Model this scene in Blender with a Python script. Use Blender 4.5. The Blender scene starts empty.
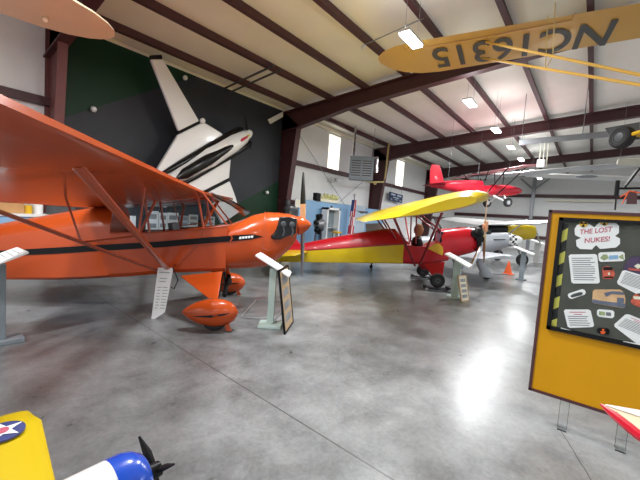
import bpy, bmesh, math, random
from mathutils import Vector as V, Matrix, noise
random.seed(7)
PI = math.pi
SC = bpy.context.scene
COL = SC.collection
# ------------------------------------------------------------------ camera (world: X along the left wall, Y towards it, Z up)
FPX, YAW, PIT, ROL, H = 343.77, 0.666896, 0.0701134, 0.0691999, 1.6
_f = V((math.cos(PIT)*math.cos(YAW), math.cos(PIT)*math.sin(YAW), -math.sin(PIT)))
_r = V((math.sin(YAW), -math.cos(YAW), 0)); _u = _r.cross(_f)
CR = math.cos(ROL)*_r + math.sin(ROL)*_u
CU = -math.sin(ROL)*_r + math.cos(ROL)*_u
EYE = V((0, 0, H))
cam = bpy.data.cameras.new('camera'); co = bpy.data.objects.new('camera', cam); COL.objects.link(co)
cam.sensor_fit = 'HORIZONTAL'; cam.sensor_width = 36; cam.lens = FPX/640*36; cam.clip_start = .05; cam.clip_end = 300
M = Matrix((CR, CU, -_f)).transposed().to_4x4(); M.translation = EYE; co.matrix_world = M
SC.camera = co
def ray(x, y): return CR*((x-320)/FPX) - CU*((y-240)/FPX) + _f
def onX(x, y, X): d = ray(x, y); return EYE + d*(X/d.x)
def onY(x, y, Y): d = ray(x, y); return EYE + d*(Y/d.y)
def onZ(x, y, Z): d = ray(x, y); return EYE + d*((Z-H)/d.z)
def onP(x, y, P, n):
    d = ray(x, y); return EYE + d*((V(P)-EYE).dot(V(n))/d.dot(V(n)))
def roofz(y): return 5.75 + .081*(10.2-y) if y > -1.5 else 5.75+.081*11.7 - .081*(-1.5-y)

# ------------------------------------------------------------------ materials
def mat(name, col, rough=.5, metal=0, var=0.0, scale=6, bump=0.0, coat=0, emit=0, spec=.5):
    m = bpy.data.materials.new(name); m.use_nodes = True
    nt = m.node_tree; b = nt.nodes['Principled BSDF']
    b.inputs['Base Color'].default_value = (*col, 1); b.inputs['Roughness'].default_value = rough; b.inputs['Metallic'].default_value = metal
    b.inputs['Specular IOR Level'].default_value = spec
    if coat: b.inputs['Coat Weight'].default_value = coat; b.inputs['Coat Roughness'].default_value = .06
    if emit: b.inputs['Emission Color'].default_value = (*col, 1); b.inputs['Emission Strength'].default_value = emit
    tc = nt.nodes.new('ShaderNodeTexCoord'); nz = nt.nodes.new('ShaderNodeTexNoise')
    nz.inputs['Scale'].default_value = scale; nz.inputs['Detail'].default_value = 5
    nt.links.new(tc.outputs['Object'], nz.inputs['Vector'])
    if var:
        mx = nt.nodes.new('ShaderNodeMix'); mx.data_type = 'RGBA'
        mx.inputs[6].default_value = (*[max(0, c*(1-var)) for c in col], 1); mx.inputs[7].default_value = (*[min(1, c*(1+var)) for c in col], 1)
        nt.links.new(nz.outputs['Fac'], mx.inputs[0]); nt.links.new(mx.outputs[2], b.inputs['Base Color'])
    if bump:
        bp = nt.nodes.new('ShaderNodeBump'); bp.inputs['Strength'].default_value = bump; bp.inputs['Distance'].default_value = .02
        nt.links.new(nz.outputs['Fac'], bp.inputs['Height']); nt.links.new(bp.outputs['Normal'], b.inputs['Normal'])
    return m
def glass(name, tint=(.9, .93, .95), gloss=.12):
    m = bpy.data.materials.new(name); m.use_nodes = True; nt = m.node_tree
    nt.nodes.remove(nt.nodes['Principled BSDF']); out = nt.nodes['Material Output']
    t = nt.nodes.new('ShaderNodeBsdfTransparent'); t.inputs[0].default_value = (*tint, 1)
    g = nt.nodes.new('ShaderNodeBsdfGlossy'); g.inputs['Roughness'].default_value = .04
    lw = nt.nodes.new('ShaderNodeLayerWeight'); lw.inputs[0].default_value = gloss
    mx = nt.nodes.new('ShaderNodeMixShader')
    nt.links.new(lw.outputs['Fresnel'], mx.inputs[0]); nt.links.new(t.outputs[0], mx.inputs[1]); nt.links.new(g.outputs[0], mx.inputs[2])
    nt.links.new(mx.outputs[0], out.inputs[0]); return m
MT = {}
def A(n, *a, **k): MT[n] = mat(n, *a, **k)
A('orange', (.47, .066, .010), .24, coat=.2, var=.06, scale=3, spec=.35)
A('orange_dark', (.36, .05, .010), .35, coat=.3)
A('black', (.007, .007, .008), .4, spec=.2)
A('rubber', (.014, .014, .015), .75, var=.2, scale=30)
A('black_gloss', (.006, .006, .007), .25, spec=.35)
A('red', (.45, .007, .016), .28, coat=.2, spec=.35, var=.06, scale=3)
A('dark_red', (.26, .01, .018), .35)
A('bright_red', (.52, .012, .030), .3, coat=.2, spec=.35)
A('pale_red', (.62, .22, .24), .4, coat=.2)
A('yellow', (.62, .445, .008), .3, coat=.2, spec=.35, var=.05, scale=3)
A('deep_yellow', (.72, .42, .012), .35, coat=.2, var=.04, scale=4)
A('amber', (.60, .285, .003), .45, spec=.25, var=.04, scale=3)
A('wing_yellow', (.62, .37, .07), .4, coat=.25, var=.07, scale=2)
A('cream', (.72, .60, .41), .45, var=.07, scale=2)
A('ivory', (.80, .77, .62), .45, var=.05)
A('white', (.80, .80, .79), .4, var=.03)
A('white_gloss', (.82, .82, .81), .22, coat=.4)
A('paper', (.86, .86, .86), .7)
A('ink', (.18, .18, .20), .7)
A('blue_ink', (.10, .16, .40), .7)
A('red_ink', (.55, .10, .16), .7)
A('silver', (.36, .38, .41), .38, metal=.3, var=.06)
A('aluminium', (.62, .63, .65), .3, metal=.8, var=.08, scale=12)
A('chrome', (.75, .75, .77), .15, metal=1)
A('steel_grey', (.30, .31, .33), .4, metal=.6, var=.12, scale=15)
A('wood', (.50, .27, .11), .4, var=.22, scale=8)
A('prop_wood', (.62, .30, .16), .35, var=.12, scale=10, coat=.3)
A('pale_wood', (.56, .40, .24), .55, var=.15, scale=9)
A('mint', (.50, .63, .58), .5, var=.04)
A('grey_paint', (.22, .26, .29), .5, var=.06)
A('dark_grey', (.06, .065, .07), .5, var=.1)
A('maroon', (.070, .021, .024), .5, var=.18, scale=5)
A('maroon_column', (.15, .045, .042), .55, var=.15, scale=5)
A('mural_grey', (.030, .033, .041), .5, spec=.3, var=.3, scale=1.3)
A('mural_green', (.005, .034, .013), .5, spec=.3, var=.25, scale=1.5)
A('wall_white', (.84, .84, .83), .6, var=.04, scale=3, bump=.25)
A('ceiling_white', (.92, .885, .81), .55, var=.06, scale=1.2, bump=.3)
A('window_lit', (1.0, .95, .82), .5, emit=1.6)
A('led', (1, 1, 1), .5, emit=14)
A('fixture', (.7, .7, .7), .4)
A('blue_panel', (.24, .42, .64), .6, var=.05)
A('pale_blue', (.50, .60, .70), .6, var=.04)
A('navy', (.018, .026, .085), .5)
A('model_blue', (.012, .075, .52), .22, coat=.6)
A('roundel_blue', (.035, .05, .20), .4)
A('skin_tan', (.50, .24, .11), .6, var=.15, scale=20)
A('leather', (.40, .18, .07), .45, var=.2, scale=14)
A('cone_orange', (.85, .12, .02), .5)
A('flag_red', (.50, .03, .05), .7)
A('flag_blue', (.03, .045, .18), .7)
A('gas_yellow', (.55, .42, .16), .5)
A('board_grey', (.085, .088, .075), .6, spec=.2, var=.45, scale=5)
A('acrylic_edge', (.03, .03, .03), .3)
A('sunset', (.70, .42, .22), .5, var=.5, scale=14)
A('storm', (.12, .14, .20), .5, var=.5, scale=14)
A('fire', (.65, .10, .06), .5, var=.8, scale=40)
A('dusk', (.07, .04, .10), .5, var=.6, scale=18)
A('olive', (.30, .36, .18), .6, var=.4, scale=30)
A('flower', (.62, .60, .28), .7, var=.5, scale=14)
A('photo_grey', (.30, .31, .33), .6, var=.6, scale=10)
MT['glass'] = glass('glass'); MT['windshield'] = glass('windshield', (.76, .79, .82), .18); MT['acrylic'] = glass('acrylic', (.95, .96, .96), .08)
MT['case_glass'] = glass('case_glass', (.97, .98, .98), .03)
def concrete():
    m = bpy.data.materials.new('polished_concrete'); m.use_nodes = True; nt = m.node_tree; N = nt.nodes; L = nt.links.new
    b = N['Principled BSDF']; g = N.new('ShaderNodeNewGeometry')
    def nz(s, d=8, r=.6, dist=0):
        n = N.new('ShaderNodeTexNoise'); n.inputs['Scale'].default_value = s; n.inputs['Detail'].default_value = d
        n.inputs['Roughness'].default_value = r; n.inputs['Distortion'].default_value = dist; L(g.outputs['Position'], n.inputs['Vector']); return n
    def mth(op, a, b_=None):
        n = N.new('ShaderNodeMath'); n.operation = op
        for i, q in enumerate((a, b_)):
            if q is None: continue
            if isinstance(q, (int, float)): n.inputs[i].default_value = q
            else: L(q, n.inputs[i])
        return n.outputs[0]
    big, mid, fine = nz(.45, 5, .55, .4), nz(2.2, 10, .72, .25), nz(30, 6, .7)
    s = mth('ADD', mth('ADD', mth('MULTIPLY', big.outputs[0], .42), mth('MULTIPLY', mid.outputs[0], .42)), mth('MULTIPLY', fine.outputs[0], .16))
    cr = N.new('ShaderNodeValToRGB'); L(s, cr.inputs[0])
    e = cr.color_ramp.elements; e[0].position = .37; e[0].color = (.085, .087, .088, 1); e[1].position = .63; e[1].color = (.35, .36, .365, 1)
    e.new(.50).color = (.21, .216, .22, 1)
    sx = N.new('ShaderNodeSeparateXYZ'); L(g.outputs['Position'], sx.inputs[0])
    def joint(expr, w):
        return mth('LESS_THAN', mth('ABSOLUTE', expr), w)
    j = joint(mth('SUBTRACT', mth('SUBTRACT', sx.outputs[0], mth('MULTIPLY', sx.outputs[1], .045)), 1.90), .006)
    j2 = joint(mth('SUBTRACT', sx.outputs[0], 9.6), .006)
    j3 = joint(mth('SUBTRACT', sx.outputs[1], 6.9), .006)
    wob = mth('MULTIPLY', mth('SUBTRACT', mid.outputs[0], .5), .05)
    j4 = mth('MULTIPLY', joint(mth('ADD', mth('SUBTRACT', sx.outputs[1], mth('MULTIPLY', mth('SUBTRACT', sx.outputs[0], 3.26), .37)), wob), .004), mth('LESS_THAN', sx.outputs[0], 3.4))
    js = mth('MINIMUM', mth('ADD', mth('ADD', j, j2), mth('ADD', j3, j4)), 1)
    mx = N.new('ShaderNodeMix'); mx.data_type = 'RGBA'; L(mth('MULTIPLY', js, .75), mx.inputs[0]); L(cr.outputs[0], mx.inputs[6]); mx.inputs[7].default_value = (.03, .03, .03, 1)
    L(mx.outputs[2], b.inputs['Base Color'])
    rr = N.new('ShaderNodeMapRange'); L(mid.outputs[0], rr.inputs[0]); rr.inputs[3].default_value = .24; rr.inputs[4].default_value = .34
    L(rr.outputs[0], b.inputs['Roughness'])
    bp = N.new('ShaderNodeBump'); bp.inputs['Strength'].default_value = .12; bp.inputs['Distance'].default_value = .01
    L(mid.outputs[0], bp.inputs['Height']); L(bp.outputs[0], b.inputs['Normal'])
    return m
MT['concrete'] = concrete()
def checker():
    m = mat('checkerboard', (.8, .8, .8), .3); nt = m.node_tree; tc = nt.nodes.new('ShaderNodeTexCoord'); c = nt.nodes.new('ShaderNodeTexChecker')
    c.inputs['Scale'].default_value = 1/.115; c.inputs[1].default_value = (.8, .8, .8, 1); c.inputs[2].default_value = (.012, .012, .012, 1)
    mp = nt.nodes.new('ShaderNodeMapping'); mp.inputs['Location'].default_value = (.011, .013, .017)
    nt.links.new(tc.outputs['Object'], mp.inputs[0]); nt.links.new(mp.outputs[0], c.inputs[0]); nt.links.new(c.outputs[0], nt.nodes['Principled BSDF'].inputs['Base Color']); return m
MT['checker'] = checker()
def hazard():
    m = mat('hazard_stripes', (.8, .7, .1), .5); nt = m.node_tree; tc = nt.nodes.new('ShaderNodeTexCoord'); sx = nt.nodes.new('ShaderNodeSeparateXYZ')
    nt.links.new(tc.outputs['Object'], sx.inputs[0])
    def mth(op, a, b_):
        n = nt.nodes.new('ShaderNodeMath'); n.operation = op
        for i, q in enumerate((a, b_)):
            if isinstance(q, (int, float)): n.inputs[i].default_value = q
            else: nt.links.new(q, n.inputs[i])
        return n.outputs[0]
    s = mth('ADD', sx.outputs[2], mth('MULTIPLY', sx.outputs[1], .75))
    fr = mth('LESS_THAN', mth('FRACT', mth('MULTIPLY', s, 1/.185), 0), .5)
    mx = nt.nodes.new('ShaderNodeMix'); mx.data_type = 'RGBA'; mx.inputs[6].default_value = (.012, .012, .012, 1); mx.inputs[7].default_value = (.62, .58, .10, 1)
    nt.links.new(fr, mx.inputs[0]); nt.links.new(mx.outputs[2], nt.nodes['Principled BSDF'].inputs['Base Color']); return m
MT['hazard'] = hazard()

# ------------------------------------------------------------------ mesh builder
class MB:
    def __init__(s): s.v = []; s.f = []; s.m = []
    def add(s, vs, fs, m=0):
        o = len(s.v); s.v += [V(p) for p in vs]
        for f in fs: s.f.append([i+o for i in f]); s.m.append(m)
        return s
    def box(s, a, b, m=0):
        (x0, y0, z0), (x1, y1, z1) = a, b
        return s.add([(x0,y0,z0),(x1,y0,z0),(x1,y1,z0),(x0,y1,z0),(x0,y0,z1),(x1,y0,z1),(x1,y1,z1),(x0,y1,z1)],
                     [(0,3,2,1),(4,5,6,7),(0,1,5,4),(1,2,6,5),(2,3,7,6),(3,0,4,7)], m)
    def obox(s, c, ax, ay, az, m=0):   # centre and three half-axis vectors
        c, ax, ay, az = V(c), V(ax), V(ay), V(az)
        vs = [c+i*ax+j*ay+k*az for k in (-1,1) for j in (-1,1) for i in (-1,1)]
        return s.add(vs, [(0,2,3,1),(4,5,7,6),(0,1,5,4),(2,6,7,3),(0,4,6,2),(1,3,7,5)], m)
    def loft(s, rings, m=0, cap=True, closed=True, mfun=None):
        n = len(rings[0]); o = len(s.v)
        for r in rings: s.v += [V(p) for p in r]
        for i in range(len(rings)-1):
            for j in range(n if closed else n-1):
                k = (j+1) % n
                s.f.append([o+i*n+j, o+i*n+k, o+(i+1)*n+k, o+(i+1)*n+j]); s.m.append(mfun(i, j) if mfun else m)
        if cap:
            s.f.append([o+j for j in range(n)][::-1]); s.m.append(mfun(0, 0) if mfun else m)
            s.f.append([o+(len(rings)-1)*n+j for j in range(n)]); s.m.append(mfun(len(rings)-2, 0) if mfun else m)
        return s
    def tube(s, pts, r, n=8, m=0, flat=1.0, up=None):
        pts = [V(p) for p in pts]; rs = r if isinstance(r, (list, tuple)) else [r]*len(pts); rings = []
        for i, p in enumerate(pts):
            t = (pts[min(i+1, len(pts)-1)]-pts[max(i-1, 0)]).normalized()
            a = V(up) if up else (V((0,0,1)) if abs(t.z) < .95 else V((1,0,0)))
            b = t.cross(a).normalized(); a = b.cross(t).normalized()
            rings.append([p + a*rs[i]*math.sin(2*PI*j/n) + b*rs[i]*flat*math.cos(2*PI*j/n) for j in range(n)])
        return s.loft(rings, m)
    def lathe(s, prof, o=(0,0,0), axis=(0,0,1), n=20, m=0, mfun=None):
        o = V(o); ax = V(axis).normalized(); a = ax.orthogonal().normalized(); b = ax.cross(a)
        return s.loft([[o+ax*h+(a*math.cos(2*PI*j/n)+b*math.sin(2*PI*j/n))*max(r, 1e-4) for j in range(n)] for r, h in prof], m, mfun=mfun)
    def prism(s, poly, d, m=0):        # polygon of 3-D points pushed along d
        d = V(d); n = len(poly); a = [V(p) for p in poly]; b = [p+d for p in a]
        return s.add(a+b, [tuple(range(n))[::-1], tuple(range(n, 2*n))] + [(i, (i+1) % n, n+(i+1) % n, n+i) for i in range(n)], m)
    def ball(s, c, r, n=12, m=0):
        r = r if isinstance(r, (list, tuple)) else (r, r, r); c = V(c)
        return s.loft([[c+V((r[0]*math.sin(t)*math.cos(2*PI*j/n), r[1]*math.sin(t)*math.sin(2*PI*j/n), r[2]*math.cos(t))) for j in range(n)]
                       for t in [max(.02, min(PI-.02, PI*i/(n//2+2))) for i in range(n//2+3)]], m)
    def wing(s, st, thk=.12, n=10, m=0, up=(0,0,1), flat=.25):   # stations: (leading edge, trailing edge[, thickness factor])
        up = V(up); rings = []
        for q in st:
            le, te = V(q[0]), V(q[1]); k = q[2] if len(q) > 2 else 1
            c = te-le; L = c.length; ring = []
            xs = [(1-math.cos(PI*i/n))/2 for i in range(n+1)]
            yt = lambda x: 5*thk*k*(.2969*math.sqrt(x)-.126*x-.3516*x*x+.2843*x**3-.1036*x**4)
            for x in reversed(xs): ring.append(le+c*x+up*L*yt(x)*(1.5-flat*.4))
            for x in xs[1:-1]: ring.append(le+c*x-up*L*yt(x)*flat*1.6)
            rings.append(ring)
        return s.loft(rings, m)
    def build(s, name, mats, parent=None, bevel=0, smooth=40, offset=None):
        me = bpy.data.meshes.new(name)
        off = V(offset) if offset else V((0,0,0))
        me.from_pydata([tuple(p-off) for p in s.v], [], s.f)
        mats = mats if isinstance(mats, (list, tuple)) else [mats]
        for q in mats: me.materials.append(MT[q])
        me.polygons.foreach_set('material_index', s.m)
        bm = bmesh.new(); bm.from_mesh(me); bmesh.ops.recalc_face_normals(bm, faces=bm.faces); bm.to_mesh(me); bm.free()
        if smooth:
            me.polygons.foreach_set('use_smooth', [True]*len(me.polygons)); me.set_sharp_from_angle(angle=math.radians(smooth))
        o = bpy.data.objects.new(name, me); COL.objects.link(o)
        if parent: o.parent = parent
        if offset and not parent: o.location = off
        if bevel:
            b = o.modifiers.new('edge', 'BEVEL'); b.width = bevel; b.segments = 2; b.limit_method = 'ANGLE'; b.angle_limit = math.radians(35)
        return o
def thing(name, label, cat, loc=(0,0,0), rotz=0, group=None):
    o = bpy.data.objects.new(name, None); COL.objects.link(o); o.location = loc; o.rotation_euler = (0, 0, rotz)
    o.empty_display_size = .1
    return tag(o, label, cat, group)
def tag(o, label, cat, group=None):
    o['label'] = label; o['category'] = cat
    if group: o['group'] = group
    return o
def struct(name, mb, mats, **k):
    o = mb.build(name, mats, **k); o['kind'] = 'structure'; return o
def lab(o, t): o['label'] = t; return o
def cables(parent, segs, m='steel_grey', r=.01, name='suspension_cable', n=6):
    for a, b in segs: MB().tube([a, b], r, n).build(name, m, parent)
def loc_of(P, c, rz):
    d = V(P)-V(c); return V((d.x*math.cos(rz)+d.y*math.sin(rz), -d.x*math.sin(rz)+d.y*math.cos(rz), d.z))
def dup(root, loc, rotz, label):
    r = root.copy(); COL.objects.link(r); r.location = loc; r.rotation_euler = (0, 0, rotz); r['label'] = label
    for ch in list(root.children):
        c = ch.copy(); COL.objects.link(c); c.parent = r
        for g in ch.children:
            d = g.copy(); COL.objects.link(d); d.parent = c
    return r
def text(name, body, m, parent, o, ax, ay, size, bold=0, depth=.002, width=None):
    c = bpy.data.curves.new('t', 'FONT'); c.body = body; c.size = 1; c.offset = bold; c.extrude = .0; c.align_x = 'LEFT'
    t = bpy.data.objects.new('t', c); COL.objects.link(t); bpy.context.view_layer.update()
    me = bpy.data.meshes.new_from_object(t.evaluated_get(bpy.context.evaluated_depsgraph_get()))
    bpy.data.objects.remove(t)
    xs = [v.co.x for v in me.vertices]; w = max(xs)-min(xs); x0 = min(xs); sx = (width/w) if width else size
    o, ax, ay = V(o), V(ax).normalized(), V(ay).normalized(); az = ax.cross(ay)
    for v in me.vertices: v.co = o + ax*(v.co.x-x0)*sx + ay*v.co.y*size + az*depth
    me.materials.clear(); me.materials.append(MT[m]); me.name = name
    ob = bpy.data.objects.new(name, me); COL.objects.link(ob)
    if parent: ob.parent = parent
    return ob
def ring(x, hw, zb, zt, p=2.6, n=24, y0=0):
    zc, hh = (zb+zt)/2, (zt-zb)/2; out = []
    for j in range(n):
        a = 2*PI*j/n; c, s = math.cos(a), math.sin(a)
        out.append(V((x, y0+hw*math.copysign(abs(c)**(2/p), c), zc+hh*math.copysign(abs(s)**(2/p), s))))
    return out
def teardrop(mb, c, L0, L1, r, rz, m=0, n=16):   # pointed tail at -L0, round nose at +L1
    c = V(c); rings = []
    for i in range(15):
        u = i/14; x = -L0+(L0+L1)*u
        k = math.sin(PI*min(1, u**.85)*.5) if u < .62 else 1
        k = math.sin(PI/2*u/.60)**.72+.012 if u < .60 else math.sqrt(max(0.002, 1-((u-.60)/.40)**2))
        rings.append([c+V((x, r*k*math.cos(2*PI*j/n), rz*k*math.sin(2*PI*j/n))) for j in range(n)])
    return mb.loft(rings, m)
def wheel(parent, c, r, w, hub='aluminium', axis=(0,1,0), name='wheel'):
    c = V(c); ax = V(axis).normalized()
    t = MB().lathe([(r*.55, -w*.42), (r*.8, -w*.5), (r*.95, -w*.38), (r, -w*.15), (r, w*.15), (r*.95, w*.38), (r*.8, w*.5), (r*.55, w*.42)], c, ax, 24).build(name, 'rubber', parent)
    MB().lathe([(r*.2, -w*.46), (r*.5, -w*.40), (r*.56, -w*.44), (r*.56, w*.44), (r*.5, w*.40), (r*.2, w*.46)], c, ax, 16).build('hub', hub, t)
    return t

# ------------------------------------------------------------------ the building
XF, YL, YR, XB = 33.0, 10.2, -13.2, -13.0
struct('floor', MB().box((XB, YR, -.2), (XF+.2, YL+.2, 0)), 'concrete')
struct('wall_left', MB().box((XB, YL, 0), (XF, YL+.2, 5.78)), 'wall_white')
struct('wall_far', MB().add([(XF, YL, 0), (XF, YR, 0), (XF, YR, 5.75), (XF, -1.5, 6.72), (XF, YL, 5.78), (XF+.2, YL, 0), (XF+.2, YR, 0), (XF+.2, YR, 5.75), (XF+.2, -1.5, 6.72), (XF+.2, YL, 5.78)],
       [(0,1,2,3,4), (9,8,7,6,5), (0,5,6,1), (1,6,7,2), (2,7,8,3), (3,8,9,4), (4,9,5,0)]), 'wall_white')
struct('wall_right', MB().box((XB, YR-.2, 0), (-8, YR, 5.78)).box((22, YR-.2, 0), (XF, YR, 5.78)).box((-8, YR-.2, 4.9), (22, YR, 5.78)), 'wall_white')  # wide opening added so that outside daylight fills the hall
zr = roofz(-1.5)
struct('ceiling', MB().add([(XB, YL+.2, roofz(YL+.2)), (XF+.2, YL+.2, roofz(YL+.2)), (XF+.2, -1.5, zr), (XB, -1.5, zr), (XF+.2, YR-.2, roofz(YR-.2)), (XB, YR-.2, roofz(YR-.2))] +
       [(XB, YL+.2, roofz(YL+.2)+.15), (XF+.2, YL+.2, roofz(YL+.2)+.15), (XF+.2, -1.5, zr+.15), (XB, -1.5, zr+.15), (XF+.2, YR-.2, roofz(YR-.2)+.15), (XB, YR-.2, roofz(YR-.2)+.15)],
       [(0,1,2,3), (3,2,4,5), (6,9,8,7), (9,11,10,8), (0,6,7,1), (5,4,10,11)]), 'ceiling_white')
def beam(pts_lo, pts_hi, x, w, fl=.13, t=.02):
    """steel I-section in the plane X = x: web between two polylines of (y, z), flanges of half width fl"""
    mb = MB(); n = len(pts_lo)
    for i in range(n-1):
        a, b, c, d = [V((x, *q)) for q in (pts_lo[i], pts_lo[i+1], pts_hi[i+1], pts_hi[i])]
        mb.prism([a-V((w,0,0)), b-V((w,0,0)), c-V((w,0,0)), d-V((w,0,0))], (2*w, 0, 0))
        for p, q in ((a, b), (d, c)):
            u = (q-p).normalized(); nn = V((1,0,0)).cross(u)
            mb.prism([p-nn*t-V((fl,0,0)), q-nn*t-V((fl,0,0)), q+nn*t-V((fl,0,0)), p+nn*t-V((fl,0,0))], (2*fl, 0, 0))
    return mb
FR = [2.40, 9.92, 17.32, 25.4]
for i, x in enumerate(FR + [-5.1, -12.6]):
    struct('steel_column', beam([(10.17, 0), (10.17, 5.7)], [(9.80, 0), (9.22, 5.0)], x, .012, .09 if i == 0 else .13), 'maroon_column' if i == 0 else 'maroon')
    lo = [(10.17, 4.78), (9.2, 4.92), (7.0, 5.33), (4.2, 5.62), (-1.5, 6.12), (-7.2, 5.62), (-12.2, 4.92), (-13.15, 4.75)]
    hi = [(y, roofz(y)-.2) for y, z in lo]
    struct('roof_beam', beam(lo, hi, x, .012), 'maroon')
    if i != 0: struct('steel_column', beam([(-13.17, 0), (-13.17, 5.7)], [(-12.80, 0), (-12.22, 5.0)], x, .012), 'maroon')
for k in list(range(7)) + [-2.2, -3.8, -5.3, -6.8]:
    y = YL*(.91-.1432*k) if k >= 0 else k
    z = roofz(y); struct('roof_beam', MB().box((XB, y-.04, z-.20), (XF, y+.04, z-.006)).box((XB, y-.09, z-.205), (XF, y+.04, z-.19)), 'maroon')
y = YL-.05; struct('roof_beam', MB().box((XB, y-.10, roofz(y)-.16), (XF, y+.02, roofz(y)-.02)), 'ivory')
for z in (3.78, 2.1):
    struct('wall_beam', MB().box((XB, YL-.17, z-.09), (XF, YL, z+.09)), 'maroon')
for z in (4.42, 2.66, 1.06):
    struct('wall_beam', MB().box((XF-.17, YR, z-.13), (XF, YL, z+.13)), 'maroon')
for yy in (4.05, -3.5):
    struct('steel_column', MB().box((XF-.45, yy-.12, 0), (XF-.2, yy+.12, 6.0)).tube([(XF-.32, yy, 4.9), (XF-.32, yy+1.0, 5.8)], .06).tube([(XF-.32, yy, 4.9), (XF-.32, yy-1.0, 5.8)], .06), 'steel_grey')
wa, wb = onY(328, 160, YL).x, onY(338.6, 160, YL).x; wc_, wd_ = onY(396, 175, YL).x, onY(403, 175, YL).x
struct('window_1', MB().box((wa, YL-.03, 3.87), (wb, YL-.001, 5.48)), 'window_lit')
struct('window_2', MB().box((wc_, YL-.03, 3.87), (wd_, YL-.001, 5.48)), 'window_lit')
# painted mural panel between the first two columns
Ym = YL-.18
struct('wall_left_mural', MB().box((2.6, Ym, 0), (9.8, YL-.171, 5.62)).prism([(2.6, Ym-.002, 3.46), (2.6, Ym-.002, 5.62), (6.0, Ym-.002, 5.62)], (0, -.004, 0), 1)
       .prism([(4.35, Ym-.002, 0), (9.8, Ym-.002, 2.87), (9.8, Ym-.002, 0)], (0, -.004, 0), 1), ['mural_grey', 'mural_green'], smooth=0)
struct('trim_3', MB().box((XF-.35, onX(616, 203, XF-.3).y, 4.02), (XF-.2, onX(546, 202, XF-.3).y, 4.14)), 'ivory')
# diagonal wall bracing
struct('trim_1', MB().tube([(10.4, 10.0, 5.2), (17.1, 10.0, .4)], .012, 6), 'steel_grey')
struct('trim_2', MB().tube([(17.1, 10.0, 4.2), (10.5, 10.0, .2)], .012, 6), 'steel_grey')

# ------------------------------------------------------------------ ceiling lights
def light_fixture(p, label, power, up=.25):
    t = thing('ceiling_light', label, 'ceiling light', p, 0, 'hanging bay lights'); x, y, z = p
    MB().box((-.34, -.12, .03), (.34, .12, .08)).build('housing', 'fixture', t, bevel=.01)
    MB().box((-.32, -.10, .0), (.32, .10, .03)).build('diffuser', 'led', t)
    cables(t, [((q, 0, .08), (q, 0, roofz(y)-z-.01)) for q in (-.28, .28)], r=.004, n=5)
    for k, (dz, e, rx) in enumerate(((-.02, power, 0), (.11, power*up, PI))):  # second lamp faces up, added to brighten the ceiling
        l = bpy.data.lights.new('bay_and_fill_lamp', 'AREA'); l.shape = 'RECTANGLE'; l.size = .64; l.size_y = .2; l.energy = e; l.color = (.95, .98, 1)
        lo = bpy.data.objects.new('bay_and_fill_lamp', l); COL.objects.link(lo); lo.location = (x, y, z+dz); lo.rotation_euler = (rx, 0, 0)
PW, UP = 178, .06
for px, py, lb in ((411, 41, 'bright bay light hanging right under the rounded tip of the yellow lettered wing'), (470, 104, 'bright bay light below the second roof beam, nearest fully visible of the row'),
       (496, 131, 'bright bay light second along the row behind the yellow wing'), (511, 148, 'bright bay light third along the row, small in the distance'), (521, 160, 'bright bay light farthest visible down the row, above the red hanging airplane')):
    light_fixture(onZ(px, py, 5.05), lb, PW, UP)
OFF = 'bay light added out of view as fill light'  # unseen fixtures added to fill the hall with light
for x in (-9, -5.5, -2.2, .6, 3.4, 23.5, 27): light_fixture(V((x, 3.1, 5.05)), OFF, PW, UP)
for x in (-6, 1, 10.5, 15, 22, 28): light_fixture(V((x, -5.5, 5.05)), OFF, PW, UP)

# ------------------------------------------------------------------ orange high-wing airplane
def sgn(y): return -1 if y < 0 else 1
cc = V((3.31, 4.54, 0)); RZ = math.radians(48-90)
cub = thing('orange_airplane', 'shiny orange high-wing airplane with black stripe and orange wheel pants', 'airplane', cc, RZ)
SECF = [(1.15, .13, 1.26, 1.54), (1.12, .22, 1.15, 1.57), (1.02, .30, 1.01, 1.595), (.86, .35, .85, 1.605), (.66, .38, .73, 1.60), (.45, .385, .70, 1.545), (.28, .387, .685, 1.455), (.08, .385, .67, 1.365)]
MB().loft([ring(x, hw, zb, zt, 2.8, 32) for x, hw, zb, zt in SECF]).build('cowling', 'orange', cub)
def hullring(x, hw, zb, zt):
    return [V((x, -hw, zt)), V((x, -hw-.006, (zb+zt)/2)), V((x, -hw, zb+.06)), V((x, -hw+.06, zb)), V((x, hw-.06, zb)), V((x, hw, zb+.06)), V((x, hw+.006, (zb+zt)/2)), V((x, hw, zt))]
SILL = [(.085, 1.47), (-.23, 1.385), (-1.05, 1.225), (-1.78, 1.10)]
MB().loft([hullring(.085, .385, .67, 1.355), hullring(-.25, .385, .655, 1.30), hullring(-.7, .385, .62, 1.225), hullring(-1.25, .38, .545, 1.17), hullring(-1.8, .37, .49, 1.14)]).build('cabin_side', 'orange', cub)
def rearring(x, hw, zb, zm, zt):
    out = [V((x, -hw, zm)), V((x, -hw, (zb+zm)/2)), V((x, -hw, zb+.04)), V((x, -hw+.05*hw/.37, zb)), V((x, hw-.05*hw/.37, zb)), V((x, hw, zb+.04)), V((x, hw, (zb+zm)/2)), V((x, hw, zm))]
    for k in range(1, 6):
        a = PI*k/6; out.append(V((x, hw*math.cos(a), zm+(zt-zm)*math.sin(a)**.8)))
    return out
MB().loft([rearring(-1.50, .378, .522, 1.24, 1.56), rearring(-1.78, .372, .492, 1.21, 1.52), rearring(-2.2, .34, .455, 1.15, 1.42), rearring(-2.9, .27, .42, 1.0, 1.23), rearring(-4.0, .16, .38, .78, .92), rearring(-5.2, .03, .36, .58, .64)]).build('rear_fuselage', 'orange', cub)
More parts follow.
